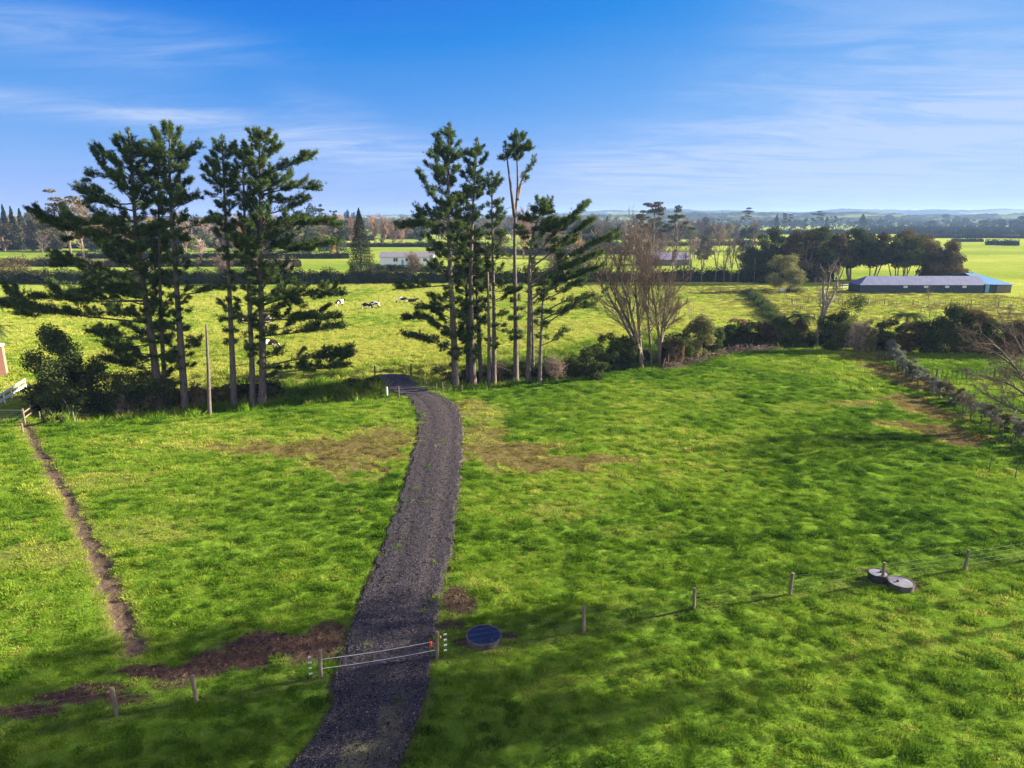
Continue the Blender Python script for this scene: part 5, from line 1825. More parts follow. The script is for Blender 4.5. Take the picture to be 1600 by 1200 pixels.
# ---------------------------------------------------------------- cows
def skin_mesh(name, nodes, edges, sub=1):
    me = bpy.data.meshes.new(name)
    me.from_pydata([n[0] for n in nodes], edges, [])
    o = bpy.data.objects.new(name, me)
    COL.objects.link(o)
    sk = o.modifiers.new('skin', 'SKIN')
    for v, n in zip(me.skin_vertices[0].data, nodes):
        v.radius = n[1] if isinstance(n[1], tuple) else (n[1], n[1])
    me.skin_vertices[0].data[0].use_root = True
    s = o.modifiers.new('sub', 'SUBSURF')
    s.levels = s.render_levels = sub
    dg = bpy.context.evaluated_depsgraph_get()
    out = bpy.data.meshes.new_from_object(o.evaluated_get(dg))
    bpy.data.objects.remove(o)
    out.name = name
    for p in out.polygons:
        p.use_smooth = True
    return out


def cow_mesh(pose):
    """a dairy cow facing +X, hooves at z = 0"""
    lie = pose == 'lying'
    dz = -.62 if lie else 0
    N, E = [], []

    def add(p, r, frm=None):
        N.append((p, r))
        if frm is not None:
            E.append((frm, len(N) - 1))
        return len(N) - 1
    root = add((-.1, 0, 1.02 + dz), (.34, .38))
    ch = add((.42, 0, 1.03 + dz), (.30, .37), root)
    sh = add((.72, 0, 1.08 + dz), (.22, .30), ch)
    hip = add((-.62, 0, 1.08 + dz), (.28, .30), root)
    rump = add((-.92, 0, 1.10 + dz), (.17, .20), hip)
    if pose == 'grazing':
        nk = [(.98, 0, .86), (1.18, 0, .52), (1.30, 0, .30), (1.42, 0, .14)]
    else:
        nk = [(.98, 0, 1.22 + dz), (1.20, 0, 1.38 + dz), (1.40, 0, 1.32 + dz), (1.62, 0, 1.20 + dz)]
    p = sh
    for q, r in zip(nk, [(.15, .19), (.12, .15), (.12, .13), (.075, .085)]):
        p = add(q, r, p)
    hd = p - 1
    for s in (-1, 1):
        e = add((nk[2][0] - .06, s * .14, nk[2][2] + .06), .035, hd)
        add((nk[2][0] - .08, s * .24, nk[2][2] + .07), .025, e)
    tl_ = add((-1.06, 0, 1.06 + dz), .045, rump)
    t2 = add((-1.12, 0, .70 + dz * .6), .03, tl_)
    add((-1.10, 0, .46 + dz * .35), .045, t2)
    ud = add((-.48, 0, .70 + dz), (.16, .14), hip)
    for s in (-1, 1):
        if lie:
            a_ = add((.62, s * .26, .26), .12, ch)
            add((.90, s * .30, .10), .06, a_)
            c_ = add((-.66, s * .36, .24), .17, hip)
            add((-.26, s * .42, .10), .07, c_)
        else:
            a_ = add((.60, s * .17, .72), .12, ch)
            k_ = add((.60, s * .17, .40), .062, a_)
            f_ = add((.58 + .04 * s, s * .17, .08), .048, k_)
            add((.61 + .04 * s, s * .17, .02), .055, f_)
            c_ = add((-.74, s * .19, .78), .15, hip)
            g_ = add((-.90, s * .18, .46), .07, c_)
            h_ = add((-.84 - .05 * s, s * .18, .10), .048, g_)
            add((-.81 - .05 * s, s * .18, .02), .055, h_)
    return skin_mesh('cow_' + pose, N, E, 1)


m, nt, out = new_mat('black_and_white_hide')
tc = nt.nodes.new('ShaderNodeTexCoord')
oi = nt.nodes.new('ShaderNodeObjectInfo')
va = nt.nodes.new('ShaderNodeVectorMath')
va.operation = 'ADD'
sc_ = nt.nodes.new('ShaderNodeVectorMath')
sc_.operation = 'SCALE'
sc_.inputs['Scale'].default_value = 1.0
cb_ = nt.nodes.new('ShaderNodeCombineXYZ')
mu = nt.nodes.new('ShaderNodeMath')
mu.operation = 'MULTIPLY'
mu.inputs[1].default_value = 37
nt.links.new(oi.outputs['Random'], mu.inputs[0])
nt.links.new(mu.outputs[0], cb_.inputs[0])
nt.links.new(mu.outputs[0], cb_.inputs[1])
nt.links.new(tc.outputs['Object'], va.inputs[0])
nt.links.new(cb_.outputs[0], va.inputs[1])
nz = nt.nodes.new('ShaderNodeTexNoise')
nz.inputs['Scale'].default_value = 1.25
nz.inputs['Detail'].default_value = 1
nt.links.new(va.outputs[0], nz.inputs['Vector'])
rp = ramp(nt, nz.outputs[0], [(0.0, (.018, .015, .014)), (.505, (.018, .015, .014)), (.53, (.72, .69, .63)), (1, (.75, .72, .66))])
bs = nt.nodes.new('ShaderNodeBsdfDiffuse')
nt.links.new(rp, bs.inputs[0])
nt.links.new(bs.outputs[0], out.inputs['Surface'])
M['hide'] = m
M['hide_dark'] = solid('dark_brown_hide', (.035, .022, .016), (.018, .013, .011), 2, .9)
M['hide_white'] = solid('white_hide', (.74, .70, .62), (.62, .57, .5), 1.5, .9)
CM = {k: cow_mesh(k) for k in ('grazing', 'standing', 'lying')}
for i, (px, py, rz, pose, mt, lab) in enumerate([
        (573, 484, -.15, 'grazing', 'hide', 'black and white cow grazing with its head down, nose to another cow'),
        (586, 482, 2.9, 'grazing', 'hide', 'mostly black cow with white legs grazing head to head with another'),
        (629, 474, 3.3, 'grazing', 'hide', 'black and white cow standing by the electric fence next to a lying cow'),
        (644, 472, .1, 'lying', 'hide_dark', 'dark cow lying beside the thin fence post'),
        (531, 479, .9, 'standing', 'hide', 'cow half hidden behind the end of a pine limb'),
        (384, 509, .3, 'grazing', 'hide', 'cow grazing behind the slim pine trunks of the left clump'),
        (418, 505, 2.4, 'standing', 'hide_white', 'white cow standing right behind the broadest pine trunk'),
        (422, 546, .5, 'grazing', 'hide', 'cow grazing nearest the gully, partly hidden by pine limbs')]):
    o = bpy.data.objects.new('cow', CM[pose].copy())
    o.data.materials.clear()
    o.data.materials.append(M[mt])
    p = G(px, py)
    o.location = p + [0, 0, .02]
    o.rotation_euler = (0, 0, rz)
    COL.objects.link(o)
    tag(o, lab, 'cow', 'cows in the field beyond the gully')

# two dark birds flying low over the paddock
for i, (px, py, rz, lab) in enumerate([(1134, 746, .5, 'dark bird skimming the paddock, left one of a pair'), (1161, 748, .9, 'dark bird with raised wing skimming the paddock, right one of a pair')]):
    p = G(px, py) + [0, 0, .45]
    bd = skin_mesh('bird', [((0, 0, 0), (.05, .045)), ((.10, 0, .01), (.04, .04)), ((.17, 0, .03), (.03, .03)), ((.22, 0, .025), .008), ((-.12, 0, 0), (.03, .02)), ((-.24, 0, -.005), (.035, .008))], [(0, 1), (1, 2), (2, 3), (0, 4), (4, 5)], 1)
    bd.materials.append(M['feather'])
    o = bpy.data.objects.new('bird', bd)
    o.location = p
    o.rotation_euler = (0, 0, rz)
    COL.objects.link(o)
    tag(o, lab, 'bird', 'birds over the paddock')
    for s in (-1, 1):
        V = []
        for f, ch_, z, x in ((0, .12, .01, .04), (.12, .13, .10, .06), (.26, .10, .15, .02), (.40, .02, .16, -.08)):
            V += [(x, s * f, z), (x - ch_, s * f, z - .005), (x - ch_ * .5, s * f, z + .018)]
        F = []
        for k in range(3):
            a0, b0 = k * 3, k * 3 + 3
            F += [(a0, b0, b0 + 2, a0 + 2), (a0 + 2, b0 + 2, b0 + 1, a0 + 1), (a0 + 1, b0 + 1, b0, a0)]
        mesh_obj('wing', np.array(V), [np.array(F)], M['feather'], o)

# ---------------------------------------------------------------- buildings
def metal_roof(name, c1, c2, ribs=1.3, rough=.75):
    m, nt, out = new_mat(name)
    b = nt.nodes.new('ShaderNodeBsdfPrincipled')
    b.inputs['Roughness'].default_value = rough
    b.inputs['Specular IOR Level'].default_value = .12
    w = nt.nodes.new('ShaderNodeTexWave')
    w.inputs['Scale'].default_value = ribs
    w.bands_direction = 'X'
    w.inputs['Distortion'].default_value = 0
    tc = nt.nodes.new('ShaderNodeTexCoord')
    nt.links.new(tc.outputs['Object'], w.inputs['Vector'])
    bp = nt.nodes.new('ShaderNodeBump')
    bp.inputs['Strength'].default_value = .8
    bp.inputs['Distance'].default_value = .05
    nt.links.new(w.outputs[0], bp.inputs['Height'])
    nt.links.new(bp.outputs[0], b.inputs['Normal'])
    nt.links.new(ramp(nt, noise_node(nt, .8, 6, .65, stretch=(1, .25, 1)), [(.35, c1), (.65, c2)]), b.inputs['Base Color'])
    nt.links.new(b.outputs[0], out.inputs['Surface'])
    return m


M['roof_blue'] = metal_roof('weathered_blue_grey_iron', (.085, .105, .195), (.12, .14, .235))
M['roof_bright'] = metal_roof('bright_blue_iron', (.05, .16, .31), (.075, .20, .36))
M['wall_dark'] = solid('dark_green_blue_boards', (.040, .060, .070), (.020, .032, .040), 1.2, .8, .5, 5, stretch=(5, 5, .6))
M['wall_blue'] = solid('light_blue_sheet', (.16, .33, .46), (.12, .27, .38), 1.0, .6)
M['wall_tan'] = solid('tan_boards', (.17, .14, .11), (.11, .09, .075), 2, .85, .4, 6, stretch=(6, 6, .6))
M['roof_grey'] = solid('grey_tiles', (.20, .19, .21), (.13, .125, .14), 1.5, .8, .4, 7)
M['roof_purple'] = solid('purple_grey_iron', (.22, .19, .25), (.15, .13, .18), 1.2, .6, .3, 5)
M['glass'] = solid('window_glass', (.03, .04, .05), (.05, .06, .07), 1, .1, spec=.8)
M['white_wall'] = solid('white_weatherboard', (.76, .77, .78), (.66, .67, .69), 1.5, .7, .2, 6, stretch=(1, 1, 8))


def brick_mat():
    m, nt, out = new_mat('red_brick')
    tc = nt.nodes.new('ShaderNodeTexCoord')
    b = nt.nodes.new('ShaderNodeTexBrick')
    b.inputs['Color1'].default_value = (.33, .13, .08, 1)
    b.inputs['Color2'].default_value = (.24, .10, .07, 1)
    b.inputs['Mortar'].default_value = (.38, .34, .30, 1)
    b.inputs['Scale'].default_value = 4.2
    mp = nt.nodes.new('ShaderNodeMapping')
    mp.inputs['Rotation'].default_value = (math.radians(90), 0, math.radians(35))
    nt.links.new(tc.outputs['Object'], mp.inputs[0])
    nt.links.new(mp.outputs[0], b.inputs['Vector'])
    d = nt.nodes.new('ShaderNodeBsdfDiffuse')
    nt.links.new(b.outputs[0], d.inputs[0])
    nt.links.new(d.outputs[0], out.inputs['Surface'])
    return m


M['brick'] = brick_mat()


def quad_mesh(name, quads, mat, parent, loc):
    bf = Buf()
    for q in quads:
        bf.face(q)
    return bf.build(name, mat, parent, loc)


def slab(name, quad, th, mat, parent, loc):
    """a roof plane with thickness"""
    q = np.asarray(quad, float)
    n = np.cross(q[1] - q[0], q[-1] - q[0])
    n /= np.linalg.norm(n)
    if n[2] < 0:
        n = -n
    k = len(q)
    bf = Buf()
    lo = q - n * th
    V = np.concatenate([q, lo])
    if k == 4:
        bf.add(V, [[0, 1, 2, 3], [7, 6, 5, 4], [0, 4, 5, 1], [1, 5, 6, 2], [2, 6, 7, 3], [3, 7, 4, 0]])
    else:
        bf.add(V, [[0, 1, 2], [5, 4, 3]])
        bf.f4.append(np.array([[0, 3, 4, 1], [1, 4, 5, 2], [2, 5, 3, 0]]) + bf.n - 6)
    return bf.build(name, mat, parent, loc)


def gable_house(name, label, cat, x0, x1, y0, y1, zb, zw, zr, wall, roof, over=.4, wins=(), door=None, win_mat='glass', frame='white', hip=0.0):
    c = ((x0 + x1) / 2, y0, zb)
    t = thing(name, label, cat, c)
    ym = (y0 + y1) / 2
    bf = Buf()
    A = [(x0, y0), (x1, y0), (x1, y1), (x0, y1)]
    for (a, b_) in zip(A, A[1:] + A[:1]):
        bf.face([(*a, zb - .3), (*b_, zb - .3), (*b_, zw), (*a, zw)])
    for x in ((x1,) if hip else (x0, x1)):
        bf.add([(x, y0, zw), (x, y1, zw), (x, ym, zr)], [[0, 1, 2]])
    bf.build('wall', M[wall], t, c)
    sl = (zr - zw) / (ym - y0)
    slab('roof', [(x0 - over, y0 - over, zw - sl * over + .06), (x1 + over, y0 - over, zw - sl * over + .06), (x1 + over, ym, zr + .06), (x0 - over + hip, ym, zr + .06)], .05, M[roof], t, c)
    slab('roof', [(x0 - over, y1 + over, zw - sl * over + .06), (x1 + over, y1 + over, zw - sl * over + .06), (x1 + over, ym + .002, zr + .061), (x0 - over + hip, ym + .002, zr + .061)], .05, M[roof], t, c)
    if hip:
        slab('hip', [(x0 - over, y0 - over, zw - sl * over + .06), (x0 - over, y1 + over, zw - sl * over + .06), (x0 - over + hip - .003, ym, zr + .06)], .05, M[roof], t, c)
    for (wx, wz, ww, wh) in wins:
        f = Buf()
        for (cx, cz, sx, sz) in ((wx, wz + wh / 2, ww + .16, .08), (wx, wz - wh / 2, ww + .16, .08), (wx - ww / 2, wz, .08, wh - .08), (wx + ww / 2, wz, .08, wh - .08), (wx, wz, .06, wh - .08)):
            f.box((cx, y0 - .04, cz), (sx, .08, sz))
        fo = f.build('window', M[frame], t, c)
        g = Buf()
        g.box((wx, y0 - .008, wz), (ww - .08, .02, wh - .08))
        g.build('pane', M[win_mat], fo, c)
    if door:
        g = Buf()
        g.box((door[0], y0 - .03, zb + door[2] / 2), (door[1], .06, door[2]))
        g.build('door', M[door[3]], t, c)
    return t


# long low shed with a blue-roofed wing
p0, p1 = G(1343, 458), G(1536, 458)
Y0 = (p0[1] + p1[1]) / 2
x0, x1 = at(1343, 458, Y0)[0], at(1536, 458, Y0)[0]
zb = min(p0[2], p1[2])
zw = at(1440, 444.5, Y0)[2]
zr = at(1440, 431.5, Y0 + 3)[2]
k = mpp(Y0)
M['shed_window'] = solid('pale_shed_window', (.55, .62, .70), (.45, .52, .60), 2, .4)
shed = gable_house('long_shed', 'long low dark-walled farm shed with a weathered blue-grey iron roof', 'shed', x0, x1, Y0, Y0 + 6, zb, zw, zr, 'wall_dark', 'roof_blue', .30,
                   [(at(px, 447, Y0)[0], zw - .55, .85, .42) for px in (1415, 1447, 1480, 1507)], win_mat='shed_window', hip=3.2)
# lighter blue wing with a hipped roof at its end
X0, X1 = at(1497, 458, Y0)[0], at(1581, 458, Y0)[0]
c = ((x1 + X1) / 2, Y0, zb)
t = thing('shed_wing', 'end building of the long shed with a bright blue hipped iron roof', 'shed', c)
xa = x1 + .42
zt = at(1512, 426.5, Y0 + 8)[2]
xr0, xr1 = at(1510, 427, Y0 + 8)[0], at(1522, 427, Y0 + 8)[0]
ze = zw + .05
segs_ = [('wall_panel', xa, at(1546, 450, Y0)[0], 'wall_blue'), ('doorway', at(1546, 450, Y0)[0], at(1558, 450, Y0)[0], 'wall_dark'), ('wall', at(1558, 450, Y0)[0], X1 - .3, 'wall_tan')]
for nm, a, b_, mt in segs_:
    bf = Buf()
    bf.box(((a + b_) / 2, Y0 + (.30 if nm == 'doorway' else .1), (zb - .3 + ze) / 2), (b_ - a - .01, .12, ze - zb + .3))
    bf.build(nm, M[mt], t, c)
bf = Buf()
bf.box((X1 - .36, Y0 + 8, (zb - .3 + ze) / 2), (.12, 15.6, ze - zb + .3))
bf.box(((xa + X1) / 2, Y0 + 15.9, (zb - .3 + ze) / 2), (X1 - xa - .9, .12, ze - zb + .3))
bf.build('back_wall', M['wall_tan'], t, c)
ro = .3
slab('roof', [(xa - .3, Y0 - ro, ze), (X1 + ro, Y0 - ro, ze - .1), (xr1, Y0 + 8, zt), (xr0 - .4, Y0 + 8, zt)], .06, M['roof_bright'], t, c)
slab('roof', [(X1 + ro, Y0 - ro, ze - .1), (X1 + ro, Y0 + 16 + ro, ze - .1), (xr1 + .003, Y0 + 8, zt + .003)], .06, M['roof_bright'], t, c)
slab('roof', [(X0, Y0 + 16 + ro, ze), (X1 + ro, Y0 + 16 + ro, ze - .1), (xr1, Y0 + 8.003, zt + .002), (xr0 - .4, Y0 + 8.003, zt + .002)], .06, M['roof_bright'], t, c)

# white house beyond the hedge
p = G(593, 414)
Yh = p[1]
xa, xb = at(594, 414, Yh)[0], at(676, 414, Yh)[0]
gable_house('white_house', 'white weatherboard house with a grey roof beside the conical conifer', 'house', xa, xb, Yh, Yh + 9, p[2], at(600, 401, Yh)[2], at(600, 393.5, Yh + 4.5)[2], 'white_wall', 'roof_grey', .5,
            [(at(618, 406, Yh)[0], at(600, 406, Yh)[2], 1.8, 1.4), (at(636, 405, Yh)[0], at(600, 405.5, Yh)[2], 1.3, 1.2), (at(664, 406, Yh)[0], at(600, 406, Yh)[2], 1.5, 1.3)], (at(629, 408, Yh)[0], .95, 2.05, 'wall_blue'))
# barn roof behind the leafless trees
p = G(1020, 415)
Yh = p[1]
gable_house('barn', 'barn with a purple-grey iron roof behind the leafless trees', 'barn', at(1000, 415, Yh)[0], at(1077, 415, Yh)[0], Yh, Yh + 9, p[2], at(1040, 405, Yh)[2], at(1040, 394.5, Yh + 4.5)[2], 'wall_tan', 'roof_purple', .4, [(at(1055, 409, Yh)[0], at(1040, 409, Yh)[2], 1.2, .9)])
p = G(252, 362)
gable_house('farm_house', 'tiny pale house far behind the left pines', 'house', p[0] - 8, p[0] + 8, p[1], p[1] + 9, p[2], p[2] + 3.2, p[2] + 5.4, 'white_wall', 'roof_grey', .5, [(p[0] - 3, p[2] + 1.8, 1.6, 1.3), (p[0] + 3, p[2] + 1.8, 1.6, 1.3)])

# brick pillar, white rail fence, timber fence and gate at the left edge
p = G(1, 586)
bf = Buf()
k = mpp(p[1], 1)
H = 46 * k
t = thing('brick_pillar', 'brick pillar with a white cap on the lawn at the frame edge', 'pillar', p, math.radians(28))
bf.box((0, 0, H / 2 - .2), (1.35, 1.35, H + .4))
bf.build('shaft', M['brick'], t)
bf = Buf()
bf.box((0, 0, H + .085), (1.55, 1.55, .17))
bf.build('cap', M['white'], t)


def rail_fence(name, label, a, b, h, mat, rails, board, posts):
    a, b = np.asarray(a, float), np.asarray(b, float)
    L = np.linalg.norm((b - a)[:2])
    rz = math.atan2(b[1] - a[1], b[0] - a[0])
    t = thing(name, label, 'fence', a, rz)
    for z in rails:
        bf = Buf()
        bf.box((L / 2, -.055, z), (L + .1, .04, board))
        bf.build('rail', M[mat], t)
    for i in range(posts):
        bf = Buf()
        bf.box((L * i / (posts - 1), 0, h / 2 - .15), (.10, .07, h + .3))
        bf.build('post', M[mat], t)


rail_fence('rail_fence', 'white painted fence of two broad rails at the frame edge', G(-30, 656), G(41, 609), 1.25, 'white', (.55, 1.12), .24, 7)
rail_fence('rail_fence', 'weathered timber rail fence running from the metal gate into the dark bush', G(39, 660), G(80, 628), 1.15, 'post', (.45, .95), .13, 5)
a, b = G(-40, 660), G(37, 660)
t = thing('metal_gate', 'light metal farm gate beside the timber rail fence', 'gate', a)
bf = Buf()
for z in (.15, 1.15):
    bf.tube([a + [0, 0, z], b + [0, 0, z]], .028, 8)
for q in (a, b):
    bf.tube([q + [0, 0, .15], q + [0, 0, 1.15]], .028, 8)
bf.build('gate_frame', M['wire'], t, a)
bf = Buf()
for z in (.35, .55, .75, .95):
    bf.tube([a + [0, 0, z], b + [0, 0, z]], .006, 4)
for i in range(1, 26):
    q = a + (b - a) * i / 26
    bf.tube([q + [0, 0, .15], q + [0, 0, 1.15]], .003, 3)
bf.build('gate_mesh', M['wire'], t, a)
for i, (px, py, lab) in enumerate([(39, 661, 'timber gate post between the metal gate and the rail fence'), (36, 676, 'short pale post at the head of the bare dirt trench')]):
    p = G(px, py)
    bf = Buf()
    hh = 1.35 - .5 * i
    bf.tube([p - [0, 0, .3], p + [0, 0, hh - .02], p + [0, 0, hh]], [.08, .08, .065], 10)
    tag(bf.build('gate_post', M['post'], None, p), lab, 'post')
# water trough at the field corner
p = G(1224, 455)
t = thing('water_trough', 'white water trough under the olive bushes', 'trough', p)
bf = Buf()
w, d, h = 2.2, 1.0, .6
bf.box((p[0], p[1] - d / 2, p[2] + h / 2), (w, .08, h))
bf.box((p[0], p[1] + d / 2, p[2] + h / 2), (w, .08, h))
bf.box((p[0] - w / 2 + .04, p[1], p[2] + h / 2), (.08, d - .08, h))
bf.box((p[0] + w / 2 - .04, p[1], p[2] + h / 2), (.08, d - .08, h))
bf.box((p[0], p[1], p[2] + .04), (w - .16, d - .08, .08))
bf.build('basin', M['white'], t, p)
bf = Buf()
bf.box((p[0], p[1], p[2] + .42), (w - .18, d - .1, .01))
bf.build('water_surface', M['glass'], t, p)
# poles at the far left
for i, (px, yb, yt, r, mt, lab) in enumerate([(19, 391, 366, .16, 'white', 'pale power pole with cross-arm at the far left'), (37, 406, 388, .14, 'post_dark', 'short dark pole in the bright field at the far left')]):
    b = G(px, yb)
    H = (yb - yt) * mpp(b[1], 4)
    t = thing('power_pole', lab, 'pole', b)
    bf = Buf()
    bf.tube([b - [0, 0, .3], b + [0, 0, H]], [r, r * .75], 8)
    bf.build('pole', M[mt], t, b)
    if i == 0:
        bf = Buf()
        bf.box(b + [0, -.2, H - .5], (2.4, .12, .14))
        bf.build('cross_arm', M['post'], t, b)
        bf = Buf()
        P = b + [0, -.2, H - .36]
        for dx in (-1, 0, 1):
            bf.tube([P + [-70, 2 + dx, -.6], P + [-35, 1 + dx, -1.2], P + [dx * .1, dx * .5, 0]], .03, 4)
            bf.tube([P + [dx * .1, dx * .5, 0], P + [13, dx, -.5], P + [26, 2 + dx, .4]], .03, 4)
        tag(bf.build('power_line', M['wire'], None, P), 'thin sunlit power lines strung from the pale pole at the far left', 'power line')

# ---------------------------------------------------------------- far trees, each a thing of its own
def far_proto(kind, seed):
    """unit-height tree: returns a mesh of leaf clusters and wood"""
    rng = np.random.default_rng(600 + seed)
    lb, wb = Buf(), Buf()
    if kind == 'conifer':
        n = 2600
        z = rng.random(n) ** 1.2
        a = rng.uniform(0, 6.28, n)
        R = .20 * (1 - z) ** .75 * (.65 + .5 * vnoise(a * 2 + np.floor(z * 12) * 5, np.floor(z * 12), seed))
        q = np.sqrt(rng.uniform(.2, 1, n))
        lb.leaves(np.stack([np.cos(a) * R * q, np.sin(a) * R * q, .03 + .97 * z], 1), .035, rng, nrm=np.stack([np.cos(a), np.sin(a), a * 0 + .3], 1) * .6)
        wb.tube([(0, 0, -.02), (0, 0, .9)], [.018, .003], 5)
    elif kind == 'round':
        L = blob_lumps((0, 0, 0), .62, .62, 1.0, 15, rng, .1)
        P, d, _ = lump_cloud(L, 3200, .03, rng)
        lb.leaves(P, .042, rng, nrm=d * .8, tone=np.clip(.5 * rng.random(15)[_] + .5 * rng.random(len(P)), 0, 1))
        wb.tube([(0, 0, -.02), (0, 0, .5)], [.03, .012], 5)
    elif kind == 'pine':
        L = []
        wb.tube([(0, 0, -.02), (.01, 0, .5), (0, 0, .95)], [.015, .011, .004], 6)
        for i in range(13):
            z = rng.uniform(.42, .96)
            a, q = rng.uniform(0, 6.28), rng.uniform(.03, .26) * (1.15 - .55 * z)
            L.append((math.cos(a) * q, math.sin(a) * q, z, rng.uniform(.05, .10), rng.uniform(.05, .1), rng.uniform(.02, .045)))
            wb.tube([(0, 0, z - .1), (math.cos(a) * q * .6, math.sin(a) * q * .6, z - .05), (math.cos(a) * q, math.sin(a) * q, z)], [.008, .006, .002], 4)
        P, d, _ = lump_cloud(L, 2200, .03, rng, .3)
        lb.leaves(P, .030, rng, nrm=d * .5)
    elif kind == 'gum':
        L = []
        wb.tube([(0, 0, -.02), (.0, 0, .28)], [.016, .013], 6)
        for i in range(22):
            a, q = rng.uniform(0, 6.28), math.sqrt(rng.random()) * .50
            z = .96 - .45 * (q / .5) ** 1.6 - rng.uniform(0, .22)
            L.append((math.cos(a) * q, math.sin(a) * q, z, rng.uniform(.07, .13), rng.uniform(.07, .13), rng.uniform(.018, .04)))
            wb.tube([(0, 0, .26), (math.cos(a) * q * .45, math.sin(a) * q * .45, .26 + (z - .26) * .6), (math.cos(a) * q, math.sin(a) * q, z - .01)], [.009, .006, .002], 4)
        P, d, _ = lump_cloud(L, 3000, .03, rng, .3)
        lb.leaves(P, .032, rng, nrm=d * .5)
    else:                                     # bare: upright fan of shoots
        P0 = np.zeros((1, 3))
        st = np.array([smooth_path([(0, 0, -.02), (.01 * rng.normal(), 0, .4), (.02 * rng.normal(), .02 * rng.normal(), .86)], 11)])
        wb.tube(st[0], np.linspace(.018, .004, 11), 5)
        pol, Ls, Rs = st, np.array([.88]), np.array([.016])
        for per, t0, an, lf, rf, ns in ((30, .10, .55, .48, .45, 5), (12, .1, .5, .45, .45, 3), (8, .1, .5, .5, .6, 2)):
            pol, Ls, Rs = spawn(pol, Ls, Rs, per, t0, 1, an, lf, rf, ns, .10, .12, rng)
            Rs = np.full(len(Rs), max((.0068, .0038, .0030)[0 if an == .55 else (1 if lf == .45 else 2)], .003))
            shoots_to(lb, pol, Rs, 3)
        set_tones(lb, rng)
    lv, wv = np.concatenate(lb.v), np.concatenate(wb.v)
    f4 = np.concatenate(lb.f4)
    w4 = np.concatenate(wb.f4) + lb.n
    w3 = np.concatenate(wb.f3) + lb.n
    return np.concatenate([lv, wv]), f4, np.concatenate([w4]), w3, np.concatenate([np.concatenate(lb.tone), np.full(wb.n, .2)])


PROTO = {}


def far_tree(kind, mat, px, yb, yt, wpx, label, group, seed, name=None, cat='tree'):
    key = (kind, mat, seed % 3)
    b = G(px, yb)
    H = (yb - yt) * mpp(b[1], 6)
    W = wpx * mpp(b[1], 6)
    unit = {'conifer': .40, 'round': .66, 'pine': .46, 'gum': 1.1, 'bare': .62}[kind]
    if key not in PROTO:
        V, f4, w4, w3, tone = far_proto(kind, seed % 3 + 10 * len(PROTO))
        o = mesh_obj('far', V, [f4, w4, w3], [M[mat], M['grey_bark'] if kind != 'bare' else M[mat]], attrs={'tone': tone},
                     mat_idx=np.concatenate([np.zeros(len(f4)), np.ones(len(w4) + len(w3))]), link=False)
        PROTO[key] = o.data
    nm = name or {'conifer': 'conifer_tree', 'round': 'broadleaf_tree', 'pine': 'pine_tree', 'gum': 'gum_tree', 'bare': 'bare_tree'}[kind]
    o = bpy.data.objects.new(nm, PROTO[key])
    rng = np.random.default_rng(seed + 17)
    o.location = (b[0], b[1], b[2] - .1)
    o.rotation_euler = (0, 0, rng.uniform(0, 6.28))
    s = W / unit
    o.scale = (s, s, H)
    COL.objects.link(o)
    tag(o, label, cat, group)
    return o


M['peach'] = leafy('peach_bare_twigs', (.22, .135, .085), (.46, .30, .19), .0)
M['far_leaf'] = leafy('far_evergreen_leaves', (.016, .030, .014), (.060, .075, .028), .15)
sd = 0
def ft(rows, label, group):
    global sd
    for (k_, mt, x, yb, yt, w) in rows:
        sd += 1
        far_tree(k_, mt, x, yb, yt, w, label, group, sd)


ft([('conifer', 'far_leaf', x, 391, yt, w) for x, yt, w in ((-8, 325, 24), (4, 326, 24), (15, 321, 22), (27, 324, 22), (40, 327, 24))], 'tall dark conifer of the stand at the far left', 'conifers of the far left stand')
ft([('round', 'leaf_brown', x, 392, yt, w) for x, yt, w in ((52, 332, 34), (68, 338, 34), (84, 345, 32))], 'brown-green round-headed tree between the far left conifers and the spreading tree', 'brown-green trees at the far left')
ft([('gum', 'leaf_brown', 112, 403, 290, 128)], 'big spreading tree with flat brownish leaf layers behind the left pines', None)
ft([('bare', 'twig_pale', 132, 405, 322, 66)], 'golden-tan leafless tree under the big spreading tree', None)
ft([('bare', 'peach', x, 393, yt, w) for x, yt, w in ((165, 350, 40), (190, 355, 36))], 'tan leafless tree behind the first left pine', 'tan leafless trees behind the first left pine')
ft([('bare', 'peach', x, 376, yt, w) for x, yt, w in ((238, 342, 34), (258, 346, 30), (318, 344, 34), (340, 350, 30), (432, 346, 36), (455, 342, 36), (476, 345, 34))], 'peach-brown leafless tree on the skyline behind the left pines', 'leafless skyline trees behind the left pines')
ft([('bare', 'twig_pale', 292, 402, 332, 30)], 'cream-stemmed leafless tree between two left pine trunks', None)
ft([('round', 'leaf_olive', 300, 392, 362, 40), ('round', 'leaf_mid', 318, 390, 360, 36)], 'olive-green bushy tree behind the cream-stemmed tree', 'olive-green trees behind the left pines')
ft([('bare', 'peach', x, 385, yt, w) for x, yt, w in ((500, 343, 28), (516, 338, 30), (533, 337, 30), (549, 339, 28), (586, 338, 30), (600, 340, 28), (614, 343, 26), (630, 346, 26))], 'peach-coloured leafless tree of the row behind the conical conifer', 'peach leafless trees behind the conical conifer')
ft([('round', 'far_leaf', 488, 378, 322, 26), ('pine', 'far_leaf', 502, 376, 320, 16), ('pine', 'far_leaf', 523, 374, 329, 14), ('round', 'far_leaf', 545, 374, 331, 14), ('round', 'far_leaf', 554, 374, 333, 10)], 'dark evergreen rising over the peach leafless trees', 'dark evergreens over the peach trees')
